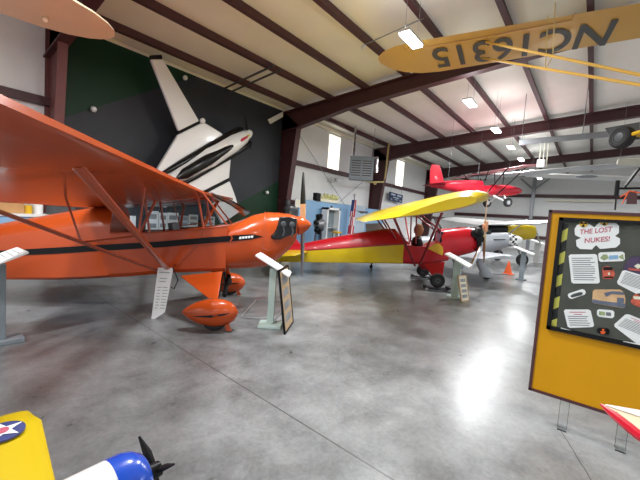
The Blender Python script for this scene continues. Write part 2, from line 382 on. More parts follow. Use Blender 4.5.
def cubwing():
    mb = MB(); st = []
    ys = [-5.3, -5.27, -5.15, -4.95, -4.6, -4.0, -2, -.4, .4, 2, 4.0, 4.6, 4.95, 5.15, 5.27, 5.3]
    for y in ys:
        a = abs(y); z = 1.80 + max(0, a-.35)*.0215; k = 1 if a < 4.6 else math.sqrt(max(.004, 1-((a-4.6)/.7)**2))
        st.append(((-.26-.55*(1-k), y, z-.11*(1-k)), (-1.84+.75*(1-k), y, z-.31+.15*(1-k)), 1))
    return mb.wing(st, .105, 12, up=(.19, 0, .98))
cubwing().build('wing', 'orange', cub)
for s in (-1, 1):
    MB().tube([(-.70, s*.38, .655), (-.52, s*3.32, 1.80)], .042, 10, flat=.5, up=(1, 0, 0)).build('front_lift_strut', 'orange', cub)
    MB().tube([(-.82, s*.38, .64), (-1.32, s*3.32, 1.64)], .030, 10, flat=.5, up=(1, 0, 0)).build('rear_lift_strut', 'orange_dark', cub)
    j = MB().tube([(-.60, s*2.0, 1.285), (-.55, s*2.0, 1.79)], .010).tube([(-1.10, s*2.0, 1.19), (-1.25, s*2.0, 1.63)], .010).tube([(-.60, s*2.0, 1.285), (-1.10, s*2.0, 1.19)], .010)
    j.build('jury_strut', 'orange_dark', cub)
    for pts, r in (([(.09, s*.372, 1.36), (-.30, s*.365, 1.83)], .013), ([(-.25, s*.372, 1.30), (-.36, s*.365, 1.80)], .017), ([(-.98, s*.375, 1.17), (-1.06, s*.365, 1.66)], .018),
                   ([(.09, s*.38, 1.36), (-.25, s*.383, 1.30), (-1.0, s*.38, 1.19), (-1.5, s*.376, 1.16)], .011),
                   ([(-.30, s*.365, 1.76), (-1.5, s*.365, 1.55)], .014)):
        MB().tube(pts, r).build('cabin_frame', 'orange_dark', cub)
    if s < 0: MB().tube([(-1.12, s*.375, 1.16), (-.90, s*.37, 1.70)], .02).build('cabin_frame', 'orange_dark', cub)
    MB().prism([(.07, s*.371, 1.36), (-.98, s*.371, 1.18), (-1.48, s*.368, 1.15), (-1.48, s*.366, 1.55), (-.30, s*.366, 1.80)], (0, .004, 0)).build('side_window', 'glass', cub)
    # landing gear
    leg = MB().prism([(-.55, s*.37, .585), (.05, s*.37, .68), (.06, s*.90, .40), (-.06, s*.90, .40)], (0, s*.03, .01)).build('gear_leg', 'orange', cub, bevel=.008)
    MB().tube([(.02, s*.05, .66), (.02, s*.45, .36), (.0, s*.86, .24)], .022).tube([(.10, s*.12, .52), (.1, s*.45, .33)], .035).build('shock_strut', 'black', cub)
    w = wheel(cub, (.04, s*.98, .18), .18, .13, 'steel_grey')
    p = teardrop(MB(), (0, s*.98, .235), .38, .34, .15, .185).build('wheel_pant', 'orange', cub)
    yy = s*.98-.128 if s < 0 else s*.98+.128
    st = MB()
    for q in (-1, 1):
        ysd = s*.98+q*.142
        st.prism([(-.22, ysd-q*.022, .215), (.0, ysd, .21), (.17, ysd, .245), (.24, ysd-q*.012, .272), (.0, ysd, .242)], (0, q*.010, 0))
    st.build('pant_stripe', 'black', p)
    MB().prism([(.18, s*.98-.1, .10), (.23, s*.98-.1, .12), (.27, s*.98-.1, .02), (.20, s*.98-.1, .02)], (0, .04, 0)).build('pant_bracket', 'orange_dark', p)
    # fuselage stripe, pointed at the nose
    sm = MB(); pts = [(.60, 1.235, 0), (.45, 1.22, .036), (.2, 1.185, .042), (-.3, 1.115, .042), (-.84, 1.035, .042), (-1.78, .925, .042), (-2.2, .87, .042), (-2.9, .79, .038), (-4.0, .66, .03), (-5.1, .50, .02)]
    hwx = lambda x: .386 if x > -1.0 else (.392-.0 if x > -1.1 else 0)
    def side(x):
        T = [(.6, .384), (.3, .390), (.08, .395), (-.7, .395), (-1.25, .39), (-1.8, .380), (-2.2, .345), (-2.9, .275), (-4.0, .165), (-5.2, .035)]
        for (a, va), (b, vb) in zip(T, T[1:]):
            if b <= x <= a: return vb+(va-vb)*(x-b)/(a-b)
        return .39
    r0 = []
    for x, z, hh in pts: r0.append([V((x, s*(side(x)+.004), z-hh-.001)), V((x, s*(side(x)+.004), z+hh+.001)), V((x, s*(side(x)-.004), z+hh+.001)), V((x, s*(side(x)-.004), z-hh-.001))])
    sm.loft(r0); stripe = sm.build('side_stripe', 'black', cub, smooth=0)
    em = MB()
    for q in range(5):
        x = .26+.042*q; z = 1.195+.0065*q
        em.prism([(x, s*.402, z-.018), (x+.032, s*.402, z-.016), (x+.042, s*.402, z+.018), (x+.008, s*.402, z+.016)], (0, s*.003, 0))
    em.build('emblem', 'paper', stripe)
    MB().prism([(.13, s*.402, 1.135), (.145, s*.402, 1.135), (.175, s*.402, 1.18), (.15, s*.402, 1.225), (.135, s*.402, 1.225), (.155, s*.402, 1.18)], (0, s*.003, 0)).build('chevron', 'orange', stripe)
    # cylinders in their black baffle
    bf = MB().prism([(.72, s*.30, 1.25), (.74, s*.30, 1.20), (.86, s*.30, 1.20), (.98, s*.29, 1.26), (1.10, s*.25, 1.30), (1.11, s*.25, 1.53), (.99, s*.29, 1.55), (.84, s*.30, 1.545), (.80, s*.30, 1.36), (.76, s*.30, 1.28)], (0, s*.13, 0)).build('cylinder_baffle', 'black_gloss', cub, bevel=.02)
    cy = MB()
    for x in (.90, 1.03):
        for q in range(4): cy.lathe([(.038, 0), (.043, .004), (.043, .012), (.038, .016)], (x, s*(.375+.018*q), 1.44), (0, s, 0), 14)
        cy.tube([(x, s*.42, 1.40), (x+.02, s*.43, 1.33), (x, s*.42, 1.26)], .014, 8)
    cy.build('engine_cylinder', 'dark_grey', bf)
for s in (-1, 1):
    MB().tube([(-.25, s*.3905, 1.30), (-.30, s*.395, 1.08), (-.62, s*.394, .70), (-.95, s*.392, .88)], .004, 5).build('door_seam', 'orange_dark', cub)
MB().loft([ring(.615, .3835, .715, 1.606, 2.8, 32), ring(.627, .3835, .717, 1.606, 2.8, 32)], cap=False).build('cowl_seam', 'orange_dark', cub)
MB().lathe([(.155, 0), (.150, .05), (.115, .12), (.065, .19), (.01, .235)], (1.15, 0, 1.415), (.985, 0, .17), 24).build('spinner', 'orange', cub)
def blade(L, w, ax, m0, m1, split, tw=.6, sw=1):
    """blade along +ax from hub with material m1 beyond split"""
    rings = []; n = 10; ax = V(ax).normalized(); fx = V((1, 0, .17)).normalized(); side = ax.cross(fx).normalized()
    rows = []
    for i in range(n+1):
        u = i/n; c = w*(.5+.8*u-1.15*u*u+.02) if u < 1 else w*.08
        c = w*(.45+.9*u-1.0*u**2) ; c = max(c, .02) * (1 if u < .93 else .55); a = tw*(1-.55*u)
        d = side*math.cos(a)+fx*math.sin(a); e = ax.cross(d)
        t = .020*(1-.7*u)
        rows.append([ax*L*u+d*c*math.cos(2*PI*j/10)*.5+e*t*math.sin(2*PI*j/10) for j in range(10)])
    return rows, split
def propeller(parent, hub, L, w0, axes, cols, thick=.05, hubm='black', tilt=.17, tw=.6):
    pr = MB().lathe([(thick, -.05), (thick*1.2, -.04), (thick*1.2, .04), (thick, .05)], hub, (1, 0, tilt), 14).build('propeller', hubm, parent)
    for ax, (m0, m1, sp, *q) in zip(axes, cols):
        w = q[0] if q else w0
        rows, _ = blade(L, w, ax, m0, m1, sp, tw); rows = [[p+V(hub) for p in r] for r in rows]
        MB().loft(rows, mfun=lambda i, j, sp=sp: 0 if (i+1)/10 <= sp else 1).build('blade', [m0, m1], pr)
    return pr
propeller(cub, (1.24, 0, 1.43), .86, .20, [(-.05, .035, 1), (.05, -.02, -1)], [('prop_wood', 'black', .41), ('steel_grey', 'steel_grey', .4, .12)], .05, 'orange', .17, 1.15)
# windshield
ws = MB(); base = [(.08, -.385, 1.36), (.24, -.31, 1.47), (.37, -.16, 1.56), (.41, 0, 1.585), (.37, .16, 1.56), (.24, .31, 1.47), (.08, .385, 1.36)]
top = [(-.29, -.366, 1.80), (-.25, -.27, 1.835), (-.24, -.13, 1.85), (-.235, 0, 1.855), (-.24, .13, 1.85), (-.25, .27, 1.835), (-.29, .366, 1.80)]
ws.loft([base, [tuple(V(a).lerp(V(b), .5)+V((.03, 0, .02))) for a, b in zip(base, top)], top], cap=False, closed=False).build('windshield', 'windshield', cub, smooth=85)
# seats, tail (mostly hidden or out of the picture)
for x, z in ((-.45, .78), (-1.25, .68)):
    MB().box((x-.22, -.22, z), (x+.2, .22, z+.12)).obox((x-.26, 0, z+.32), (.04, 0, 0), (0, .2, 0), (-.05, 0, .24)).build('seat', 'dark_grey', cub, bevel=.02)
MB().wing([((-4.5, -1.45, .66), (-5.1, -1.45, .6)), ((-4.4, -.9, .68), (-5.4, -.9, .58)), ((-4.3, 0, .70), (-5.4, 0, .58)), ((-4.4, .9, .68), (-5.4, .9, .58)), ((-4.5, 1.45, .66), (-5.1, 1.45, .6))], .05).build('tailplane', 'orange', cub)
MB().wing([((-4.35, 0, .72), (-5.5, 0, .45)), ((-4.6, 0, 1.1), (-5.8, 0, .9)), ((-5.0, 0, 1.42), (-5.65, 0, 1.35))], .05, up=(0, 1, 0), flat=.6).build('tail_fin', 'orange', cub)
wheel(cub, (-5.25, 0, .1), .1, .06); MB().tube([(-4.95, 0, .42), (-5.25, 0, .14)], .02).build('tail_spring', 'steel_grey', cub)
# paper placard hanging from the strut
fwd = V((math.cos(RZ), math.sin(RZ), 0)); lat = V((-math.sin(RZ), math.cos(RZ), 0))
pp = cc - lat*.55
q = [onP(x, y, pp, lat) for x, y in ((158, 267.5), (173.5, 268), (165, 312), (151, 321.5))]
pl = thing('placard', 'long white paper placard with printed lines hanging from the orange wing strut', 'sign', q[0])
tm = MB().prism([p-q[0] for p in q], -lat*.004); e1 = (q[1]-q[0]); e2 = (q[3]-q[0])
for i in range(13):
    v = .08+.055*i; u0, u1 = (.2, .7) if i in (2, 3) else (.12, .85)
    if i in (1, 4): continue
    for (a, b) in (((u0, u1),) if i < 4 else ((.14, .40), (.48, .84))):
        b -= random.random()*.1; p = q[0]+e2*v-lat*.006
        tm.prism([p+e1*a-q[0], p+e1*b-q[0], p+e1*b+e2*.012-q[0], p+e1*a+e2*.012-q[0]], -lat*.001, 1)
tm.build('card', ['paper', 'photo_grey'], pl, smooth=0)
MB().tube([onP(173, 268, pp, lat)-q[0], onP(178, 280, pp, lat)-q[0], onP(174, 289, pp, lat)-q[0], onP(171, 287, pp, lat)-q[0]], .008, 6).tube([onP(172.5, 268, pp, lat)-q[0], V((-.70, 0, 0)).x*fwd*0+onP(176, 264, pp, lat)-q[0]], .006, 6).build('cord', 'black', pl)

# ------------------------------------------------------------------ red and yellow parasol airplane
rc = V((8.86, 3.29, 0)); RR = math.radians(34-90)
red = thing('parasol_airplane', 'red and yellow parasol-wing airplane with wooden propeller and open cockpit', 'airplane', rc, RR)
# rear: yellow below the stripe, red above
def half(x, hw, z0, z1, up):
    if not up: return [V((x, -hw, z1)), V((x, -hw, z0+.03)), V((x, -hw+.03*hw/.3, z0)), V((x, hw-.03*hw/.3, z0)), V((x, hw, z0+.03)), V((x, hw, z1))]
    return [V((x, hw, z0))] + [V((x, hw*math.cos(PI*k/8)*(1 if k in (0, 8) else .98), z0+(z1-z0)*math.sin(PI*k/8)**.7)) for k in range(1, 8)] + [V((x, -hw, z0))]
RS = [(-.72, .36, .53, 1.035, 1.40), (-1.2, .35, .50, .97, 1.38), (-2.0, .29, .44, .85, 1.20), (-3.0, .19, .36, .70, .93), (-4.2, .05, .27, .50, .60)]
MB().loft([half(x, w, a, b, False) for x, w, a, b, c in RS]).build('lower_fuselage', 'yellow', red)
MB().loft([half(x, w, b, c, True) for x, w, a, b, c in RS[1:]]+[]).loft([half(-1.2, .35, .97, 1.38, True), half(-.95, .355, 1.0, 1.40, True), half(-.62, .36, 1.04, 1.10, True)]).build('rear_deck', 'red', red)
st = MB().loft([[V((x, s2*(w+.006), b-.014)) for s2 in (-1,)]+[V((x, -(w+.006), b+.014)), V((x, -(w-.01), b+.014)), V((x, -(w-.01), b-.014))] for x, w, a, b, c in RS]).build('side_stripe', 'dark_red', red)
MB().loft([hullring(.40, .36, .70, 1.20), hullring(.15, .365, .62, 1.13), hullring(0, .37, .58, 1.03), hullring(-.4, .37, .54, .99), hullring(-.735, .365, .53, 1.02)]).build('cockpit_side', 'red', red)
MB().loft([ring(1.16, .24, 1.02, 1.52, 3), ring(1.12, .29, .95, 1.55, 3), ring(.8, .34, .84, 1.56, 3.2), ring(.39, .365, .70, 1.50, 3.4), ring(.18, .37, .64, 1.46, 3.4)]).build('cowling', 'red', red)
# yellow quarter disc on the side
for s in (-1, 1):
    pts = [(-.06, s*.378, .93)]+[(-.06+.36*math.cos(a), s*.378, .93+.34*math.sin(a)) for a in [math.radians(t) for t in (-45, -25, -5, 15, 35, 55, 72)]]
    pts = [(.05, s*.376, 1.12), (.14, s*.376, 1.10), (.22, s*.376, 1.02), (.24, s*.376, .92), (.22, s*.376, .82), (-.16, s*.378, .97)]
    MB().prism(pts, (0, s*.008, 0)).build('side_flash', 'deep_yellow', red)
ww = MB(); stt = []
for y in [-4.55, -4.53, -4.42, -4.25, -3.9, -2, 0, 2, 3.9, 4.25, 4.42, 4.53, 4.55]:
    a = abs(y); k = 1 if a < 3.9 else math.sqrt(max(.004, 1-((a-3.9)/.65)**2)); k = max(k, .3)
    stt.append(((-.22-.5*(1-k), y, 2.02-.13*(1-k)), (-1.97+.6*(1-k), y, 1.56+.14*(1-k)), 1))
ww.wing(stt, .165, 14, up=(.25, 0, .97), flat=.35).build('wing', 'yellow', red)
rl = V((-math.sin(RR), math.cos(RR), 0))
S0, S1, S2 = loc_of(onP(417, 266, rc-rl*.37, rl), rc, RR), loc_of(onP(442, 213, rc-rl*2.2, rl), rc, RR), loc_of(onP(394, 218, rc-rl*2.2, rl), rc, RR)

for s in (-1, 1):
    MB().tube([(S0.x+.05, s*.37, S0.z), (S1.x, s*2.2, S1.z)], .028, 8, flat=.5, up=(1, 0, 0)).build('wing_strut', 'dark_red', red)
    MB().tube([(S0.x-.05, s*.37, S0.z), (S2.x, s*2.2, S2.z)], .028, 8, flat=.5, up=(1, 0, 0)).build('wing_strut', 'dark_red', red)
    MB().tube([(.16, s*.33, 1.42), (-.55, s*.36, 1.92)], .02).build('cabane_strut', 'dark_red', red)
    MB().tube([(-.45, s*.36, 1.06), (-.5, s*.36, 1.92)], .02).build('cabane_strut', 'dark_red', red)
    MB().tube([(-.95, s*.34, 1.15), (-1.35, s*.36, 1.72)], .02).build('cabane_strut', 'dark_red', red)
    MB().prism([(-.22, s*.36, .57), (.30, s*.36, .66), (.18, s*.70, .29), (-.02, s*.70, .29)], (0, s*.03, .01)).build('gear_leg', 'red', red, bevel=.006)
    wheel(red, (.05, s*.80, .245), .175, .12, 'dark_grey')
MB().tube([(.05, -.86, .245), (.05, .86, .245)], .018).build('axle', 'black', red)
# windscreen, coaming, engine, exhaust, propeller
MB().loft([[(.14, -.28, 1.36), (.26, -.1, 1.45), (.26, .1, 1.45), (.14, .28, 1.36)], [(-.02, -.26, 1.72), (.06, -.1, 1.76), (.06, .1, 1.76), (-.02, .26, 1.72)]], cap=False, closed=False).tube([(.14, -.28, 1.36), (-.02, -.26, 1.72), (.06, -.1, 1.76), (.06, .1, 1.76), (-.02, .26, 1.72), (.14, .28, 1.36)], .012, 6, m=1).build('windscreen', ['glass', 'black'], red)
MB().tube([(.16, -.36, 1.15), (.2, -.3, 1.38), (.22, 0, 1.46), (.2, .3, 1.38), (.16, .36, 1.15)], .03, 8).build('cockpit_coaming', 'black', red)
en = MB().lathe([(.10, 0), (.17, .02), (.17, .10), (.10, .13)], (1.13, 0, 1.33), (1, 0, .1), 18)
for s in (-1, 1):
    for q, (dx, zz) in enumerate(((.98, 1.42), (1.10, 1.30))):
        for k in range(5): en.lathe([(.095, 0), (.10, .01), (.10, .02), (.095, .03)], (dx, s*(.24+.035*k), zz), (0, s, 0), 12)
    en.tube([(1.10, s*.38, 1.44), (1.10, s*.36, 1.15), (1.06, s*.33, 1.0)], .06, 8); en.ball((1.05, s*.36, 1.45), (.14, .1, .13), 12)
en.build('engine', 'black', red)
MB().tube([(1.12, -.40, 1.10), (1.06, -.44, .95), (.92, -.44, .56)], .05, 10).build('exhaust_pipe', 'chrome', red)
propeller(red, (1.33, 0, 1.62), .95, .15, [(.0, .03, 1), (.05, -.05, -1)], [('pale_wood', 'pale_wood', .5), ('pale_wood', 'pale_wood', .5)], .06, 'prop_wood', .1)
MB().obox((1.35, 0, 1.62), (.03, 0, 0), (0, .10, 0), (0, 0, .14)).build('propeller_hub', 'prop_wood', red, bevel=.02)
MB().wing([((-3.4, -1.2, .62), (-4.0, -1.2, .56)), ((-3.2, -.5, .64), (-4.3, -.5, .54)), ((-3.2, .5, .64), (-4.3, .5, .54)), ((-3.4, 1.2, .62), (-4.0, 1.2, .56))], .05).build('tailplane', 'yellow', red)
MB().wing([((-3.4, 0, .78), (-4.4, 0, .45)), ((-3.7, 0, 1.1), (-4.7, 0, .9)), ((-4.0, 0, 1.3), (-4.5, 0, 1.25))], .05, up=(0, 1, 0), flat=.6).build('tail_fin', 'red', red)
MB().tube([(-3.9, 0, .30), (-4.15, 0, .02)], .02).ball((-4.15, 0, .05), .05).build('tail_skid', 'steel_grey', red)
# wheel dolly
for s, lb in ((-1, 'low black wheeled dolly under the near wheel of the red parasol airplane'), (1, 'low black wheeled dolly under the far wheel of the red parasol airplane')):
    d = thing('wheel_dolly', lb, 'dolly', rc+fwd*0+V((math.cos(RR)*.05-math.sin(RR)*s*.8, math.sin(RR)*.05+math.cos(RR)*s*.8, 0)), RR, 'wheel dollies under the parasol airplane')
    MB().box((-.30, -.12, .045), (.30, .12, .062)).box((-.30, -.13, .045), (-.24, .13, .10)).box((.24, -.13, .045), (.30, .13, .10)).build('frame', 'black', d)
    for a in (-.27, .27):
        for b in (-.15, .15): MB().lathe([(.02, -.015), (.04, -.012), (.04, .012), (.02, .015)], (a, b, .041), (0, 1, 0), 12).tube([(a, b*.8, .06), (a, b, .041)], .012, 6).build('caster', 'steel_grey', d)
# dummy pilot
mn = thing('pilot_mannequin', 'dummy pilot in dark jacket and tan leather flying cap seated in the red cockpit', 'mannequin', rc+V((math.cos(RR)*-.33, math.sin(RR)*-.33, -.17)), RR)
mn.scale = (1.12, 1.12, 1.12)
MB().loft([[V((x+.10*math.cos(2*PI*j/16)*a, b*math.sin(2*PI*j/16), z)) for j in range(16)] for x, a, b, z in ((0, 1.2, .17, .70), (0, 1.3, .19, .95), (-.02, 1.2, .21, 1.12), (-.02, .9, .18, 1.20), (0, .55, .06, 1.25), (.01, .5, .055, 1.30), (.02, .75, .07, 1.34), (.02, .95, .085, 1.40), (.01, .95, .085, 1.46), (0, .6, .06, 1.52), (0, .1, .01, 1.54))]).build('body', 'skin_tan', mn)
MB().loft([[V((x+.10*math.cos(2*PI*j/16)*a, b*math.sin(2*PI*j/16), z)) for j in range(16)] for x, a, b, z in ((0, 1.25, .18, .70), (0, 1.36, .20, .95), (-.02, 1.3, .225, 1.12), (-.02, .98, .19, 1.21), (0, .62, .07, 1.26))]).build('jacket', 'black', mn)
MB().loft([[V((x+.10*math.cos(2*PI*j/16)*a, b*math.sin(2*PI*j/16), z)) for j in range(16)] for x, a, b, z in ((-.012, .92, .088, 1.33), (-.012, 1.06, .096, 1.42), (-.005, 1.02, .094, 1.47), (-.002, .70, .068, 1.53), (0, .1, .01, 1.555))]).build('flying_cap', 'leather', mn)

# ------------------------------------------------------------------ silver low-wing airplane
sc_ = V((12.12, 3.02, 0)); RS_ = math.radians(42-90)
sil = thing('silver_airplane', 'silver low-wing airplane with black and white checkerboard nose band', 'airplane', sc_, RS_)
MB().loft([ring(1.10, .25, .99, 1.46, 2.3), ring(.9, .28, .92, 1.46, 2.4), ring(.4, .32, .76, 1.42, 2.6), ring(-.4, .34, .68, 1.38, 2.6), ring(-1.4, .28, .62, 1.22, 2.4), ring(-3.6, .06, .62, .85, 2.2)]).build('fuselage', 'silver', sil)
MB().loft([ring(1.33, .185, 1.05, 1.42, 2.2, 16), ring(1.23, .215, 1.025, 1.44, 2.2, 16), ring(1.13, .245, 1.0, 1.46, 2.2, 16), ring(1.02, .268, .955, 1.475, 2.3, 16)], mfun=lambda i, j: (i+j) % 2).build('nose_band', ['white', 'black'], sil)
MB().loft([ring(1.66, .01, 1.24, 1.26, 2), ring(1.60, .07, 1.16, 1.33, 2), ring(1.47, .14, 1.10, 1.39, 2), ring(1.31, .185, 1.06, 1.415, 2)]).build('spinner', 'white_gloss', sil)
MB().loft([ring(.55, .05, 1.36, 1.42, 2), ring(.40, .2, 1.34, 1.50, 2.2), ring(.0, .24, 1.30, 1.58, 2.2), ring(-.6, .22, 1.24, 1.55, 2.2), ring(-1.1, .10, 1.20, 1.34, 2)]).build('canopy', 'black_gloss', sil)
MB().prism([(.45, -.335, 1.20), (.85, -.31, 1.235), (.85, -.31, 1.26), (.45, -.335, 1.235)], (0, .02, 0)).build('exhaust_slot', 'black', sil)
MB().wing([((-.25, -2.35, .84), (-.95, -2.35, .78)), ((.0, -2.2, .84), (-1.15, -2.2, .76)), ((.15, -.3, .74), (-1.3, -.3, .64)), ((.15, .3, .74), (-1.3, .3, .64)), ((.0, 2.8, .86), (-1.15, 2.8, .78)), ((-.25, 3.0, .86), (-.95, 3.0, .80))], .12).build('wing', 'silver', sil)
for s in (-1, 1):
    MB().loft([[V((x+.20*math.cos(2*PI*j/14)*a, s*.9+.06*math.sin(2*PI*j/14)*a, z)) for j in range(14)] for x, a, z in ((-.30, .75, .70), (-.20, .75, .45), (-.05, .95, .25), (-.02, 1.05, .12), (-.02, .95, .07))]).build('gear_fairing', 'silver', sil)
    wheel(sil, (0, s*.9, .13), .13, .09, 'steel_grey')
MB().wing([((-2.9, -1, .88), (-3.4, -1, .84)), ((-2.7, 0, .88), (-3.4, 0, .82)), ((-2.9, 1, .88), (-3.4, 1, .84))], .08).build('tailplane', 'silver', sil)
MB().wing([((-2.8, 0, .85), (-3.6, 0, .75)), ((-3.2, 0, 1.5), (-3.7, 0, 1.45))], .08, up=(0, 1, 0), flat=.6).build('tail_fin', 'silver', sil)
MB().tube([(-3.3, 0, .65), (-3.4, 0, .08)], .025).ball((-3.4, 0, .06), .06).build('tail_wheel', 'black', sil)
# ------------------------------------------------------------------ yellow airplane behind
yc = V((18.1, 3.15, 0)); RY = math.radians(42-90)
yel = thing('yellow_airplane', 'distant yellow airplane with white high wing and dark cabin windows', 'airplane', yc, RY)
MB().loft([ring(1.30, .24, 1.30, 1.70, 2.6), ring(1.2, .34, 1.18, 1.84, 2.6), ring(.6, .42, 1.10, 1.88, 3), ring(-.2, .44, 1.0, 1.76, 3.2)]).build('cowling', 'yellow', yel)
MB().loft([ring(-.2, .44, 1.0, 1.38, 4), ring(-1.5, .42, .86, 1.30, 4), ring(-3.0, .25, .7, 1.15, 3), ring(-4.8, .05, .55, .85, 2.5)]).build('fuselage', 'silver', yel)
MB().loft([ring(-.18, .41, 1.34, 1.70, 3.4), ring(-.5, .42, 1.32, 1.80, 3.4), ring(-1.1, .40, 1.28, 1.74, 3.4), ring(-1.7, .2, 1.2, 1.35, 3)]).build('cabin', 'black_gloss', yel)
MB().loft([ring(1.55, .02, 1.48, 1.52, 2), ring(1.45, .09, 1.40, 1.60, 2), ring(1.29, .14, 1.35, 1.65, 2)]).build('spinner', 'aluminium', yel)
MB().wing([((-.45, -4.1, 1.98), (-.9, -4.1, 1.96)), ((-.2, -3.8, 1.96), (-1.2, -3.8, 1.88)), ((.0, -.4, 1.82), (-1.4, -.4, 1.70)), ((.0, .4, 1.82), (-1.4, .4, 1.70)), ((-.2, 4.4, 1.96), (-1.4, 4.4, 1.88)), ((-.6, 4.7, 1.98), (-1.1, 4.7, 1.96))], .16).build('wing', 'white', yel)
for s in (-1, 1):
    MB().tube([(-.5, s*.42, 1.05), (-.6, s*2.2, 2.02)], .03).build('wing_strut', 'white', yel)
    MB().tube([(.2, s*.4, 1.08), (.25, s*.9, .3)], .04).build('gear_leg', 'steel_grey', yel)
    wheel(yel, (.25, s*.95, .27), .27, .16, 'aluminium')
MB().tube([(-4.6, 0, .6), (-4.7, 0, .08)], .025).ball((-4.7, 0, .07), .07).build('tail_wheel', 'black', yel)
propeller(yel, (1.47, 0, 1.5), .7, .10, [(.0, .5, .86), (.05, -.5, -.86)], [('aluminium', 'aluminium', .5)]*2, .05, 'aluminium', .1)
MB().wing([((-4.0, -1.4, .88), (-4.7, -1.4, .84)), ((-3.9, 0, .88), (-4.8, 0, .82)), ((-4.0, 1.4, .88), (-4.7, 1.4, .84))], .08).wing([((-4.0, 0, .85), (-4.8, 0, .75)), ((-4.4, 0, 1.6), (-4.9, 0, 1.55))], .08, up=(0, 1, 0), flat=.6).build('tail', 'white', yel)

# ------------------------------------------------------------------ red airplane hanging from the roof
hc = V((15.0, 4.5, 0)); RH = math.radians(48-90)
hr = thing('hanging_red_airplane', 'small red open-cockpit airplane with black wheels hanging from the roof', 'airplane', hc+V((0, 0, 2.6)), RH)
z0 = -2.6
MB().loft([ring(-1.35, .04, 3.10+z0, 3.28+z0, 2.2), ring(-.6, .16, 3.02+z0, 3.42+z0, 2.4), ring(.3, .27, 2.90+z0, 3.52+z0, 2.6), ring(.85, .29, 2.88+z0, 3.55+z0, 2.6)]).build('rear_fuselage', 'bright_red', hr)
MB().loft([ring(.84, .28, 2.88+z0, 3.36+z0, 2.6), ring(1.45, .28, 2.92+z0, 3.38+z0, 2.6)]).build('cockpit_tub', 'bright_red', hr)
MB().loft([ring(1.44, .28, 2.92+z0, 3.44+z0, 2.6), ring(2.2, .25, 3.0+z0, 3.46+z0, 2.5), ring(2.65, .17, 3.10+z0, 3.42+z0, 2.3), ring(2.86, .05, 3.2+z0, 3.34+z0, 2)]).build('nose', 'bright_red', hr)
MB().wing([((-.75, 0, 3.25+z0), (-1.4, 0, 3.15+z0)), ((-.95, 0, 3.8+z0), (-1.45, 0, 3.78+z0)), ((-1.05, 0, 4.02+z0), (-1.4, 0, 4.02+z0))], .07, up=(0, 1, 0), flat=.6).build('tail_fin', 'bright_red', hr)
MB().wing([((-.85, -.9, 3.25+z0), (-1.35, -.9, 3.22+z0)), ((-.75, 0, 3.28+z0), (-1.45, 0, 3.22+z0)), ((-.85, .9, 3.25+z0), (-1.35, .9, 3.22+z0))], .07).build('tailplane', 'bright_red', hr)
MB().wing([((1.75, -2.0, 4.02+z0), (1.1, -2.0, 3.92+z0)), ((1.9, -1.8, 4.02+z0), (.95, -1.8, 3.90+z0)), ((1.9, 2.6, 4.02+z0), (.95, 2.6, 3.90+z0)), ((1.75, 2.8, 4.02+z0), (1.1, 2.8, 3.92+z0))], .11).build('wing', 'pale_red', hr)
for s in (-1, 1):
    mb = MB().tube([(1.5, s*.26, 2.98+z0), (1.75, s*1.5, 4.02+z0)], .022).tube([(1.0, s*.26, 2.95+z0), (1.0, s*1.5, 3.98+z0)], .022).tube([(1.75, s*.25, 3.42+z0), (1.7, s*.3, 4.03+z0)], .018).tube([(.9, s*.25, 3.5+z0), (1.0, s*.3, 3.98+z0)], .018)
    mb.build('wing_strut', 'black', hr)
    MB().tube([(1.4, s*.2, 2.95+z0), (1.75, s*.62, 2.68+z0)], .035).tube([(1.9, s*.2, 3.0+z0), (1.75, s*.62, 2.68+z0)], .03).build('gear_leg', 'white', hr)
    wheel(hr, (1.75, s*.66, 2.68+z0), .19, .12, 'aluminium')
cables(hr, [((1.4, 1.0, 4.0+z0), (1.4, 1.0, 5.95+z0)), ((1.4, -1.0, 4.0+z0), (1.4, -1.0, 6.1+z0)), ((-.6, 0, 3.42+z0), (-.6, 0, 6.05+z0))], r=.004)

# ------------------------------------------------------------------ yellow lettered wing overhead and its airplane
nc = thing('lettered_yellow_airplane', 'yellow high-wing airplane hanging overhead with black registration letters under its wing', 'airplane', (6.0, -1.3, 0))
o = V((6.0, -1.3, 0)); ZW = 5.2
T = onZ(372, 56, ZW); le0 = onZ(500, 61.5, ZW); te0 = onZ(500, 27, ZW); le1 = onZ(640, 38, ZW); te1 = onZ(640, 3, ZW)

def ncx(y):    # straight leading and trailing edges through the two measured pairs
    k = (y-le0.y)/(le1.y-le0.y); a = le0.x+(le1.x-le0.x)*k
    k = (y-te0.y)/(te1.y-te0.y); b = te0.x+(te1.x-te0.x)*k
    return a, b
st = []
yt = T.y
for y in (yt, yt-.03, yt-.12, yt-.3, yt-.6, yt-1.0, le0.y, 0.0, -1.3):
    a, b = ncx(max(y, -1.3)); u = yt-y; k = 1 if u > 1.0 else math.sqrt(max(.003, 1-((1.0-u)/1.0)**2)); mid = .42*a+.58*b
    st.append((V((mid+(a-mid)*k, y, ZW))-o, V((mid+(b-mid)*k, y, ZW-.0))-o, 1))
la, lb_ = ncx(-1.3)
st += [(V((la, -3.5, ZW))-o, V((lb_, -3.5, ZW))-o), (V((la, -5.6, ZW))-o, V((lb_, -5.6, ZW))-o), (V((la-.4, -6.1, ZW))-o, V((lb_+.4, -6.1, ZW))-o)]
MB().wing(st, .11, 12, flat=.02).build('wing', 'wing_yellow', nc)
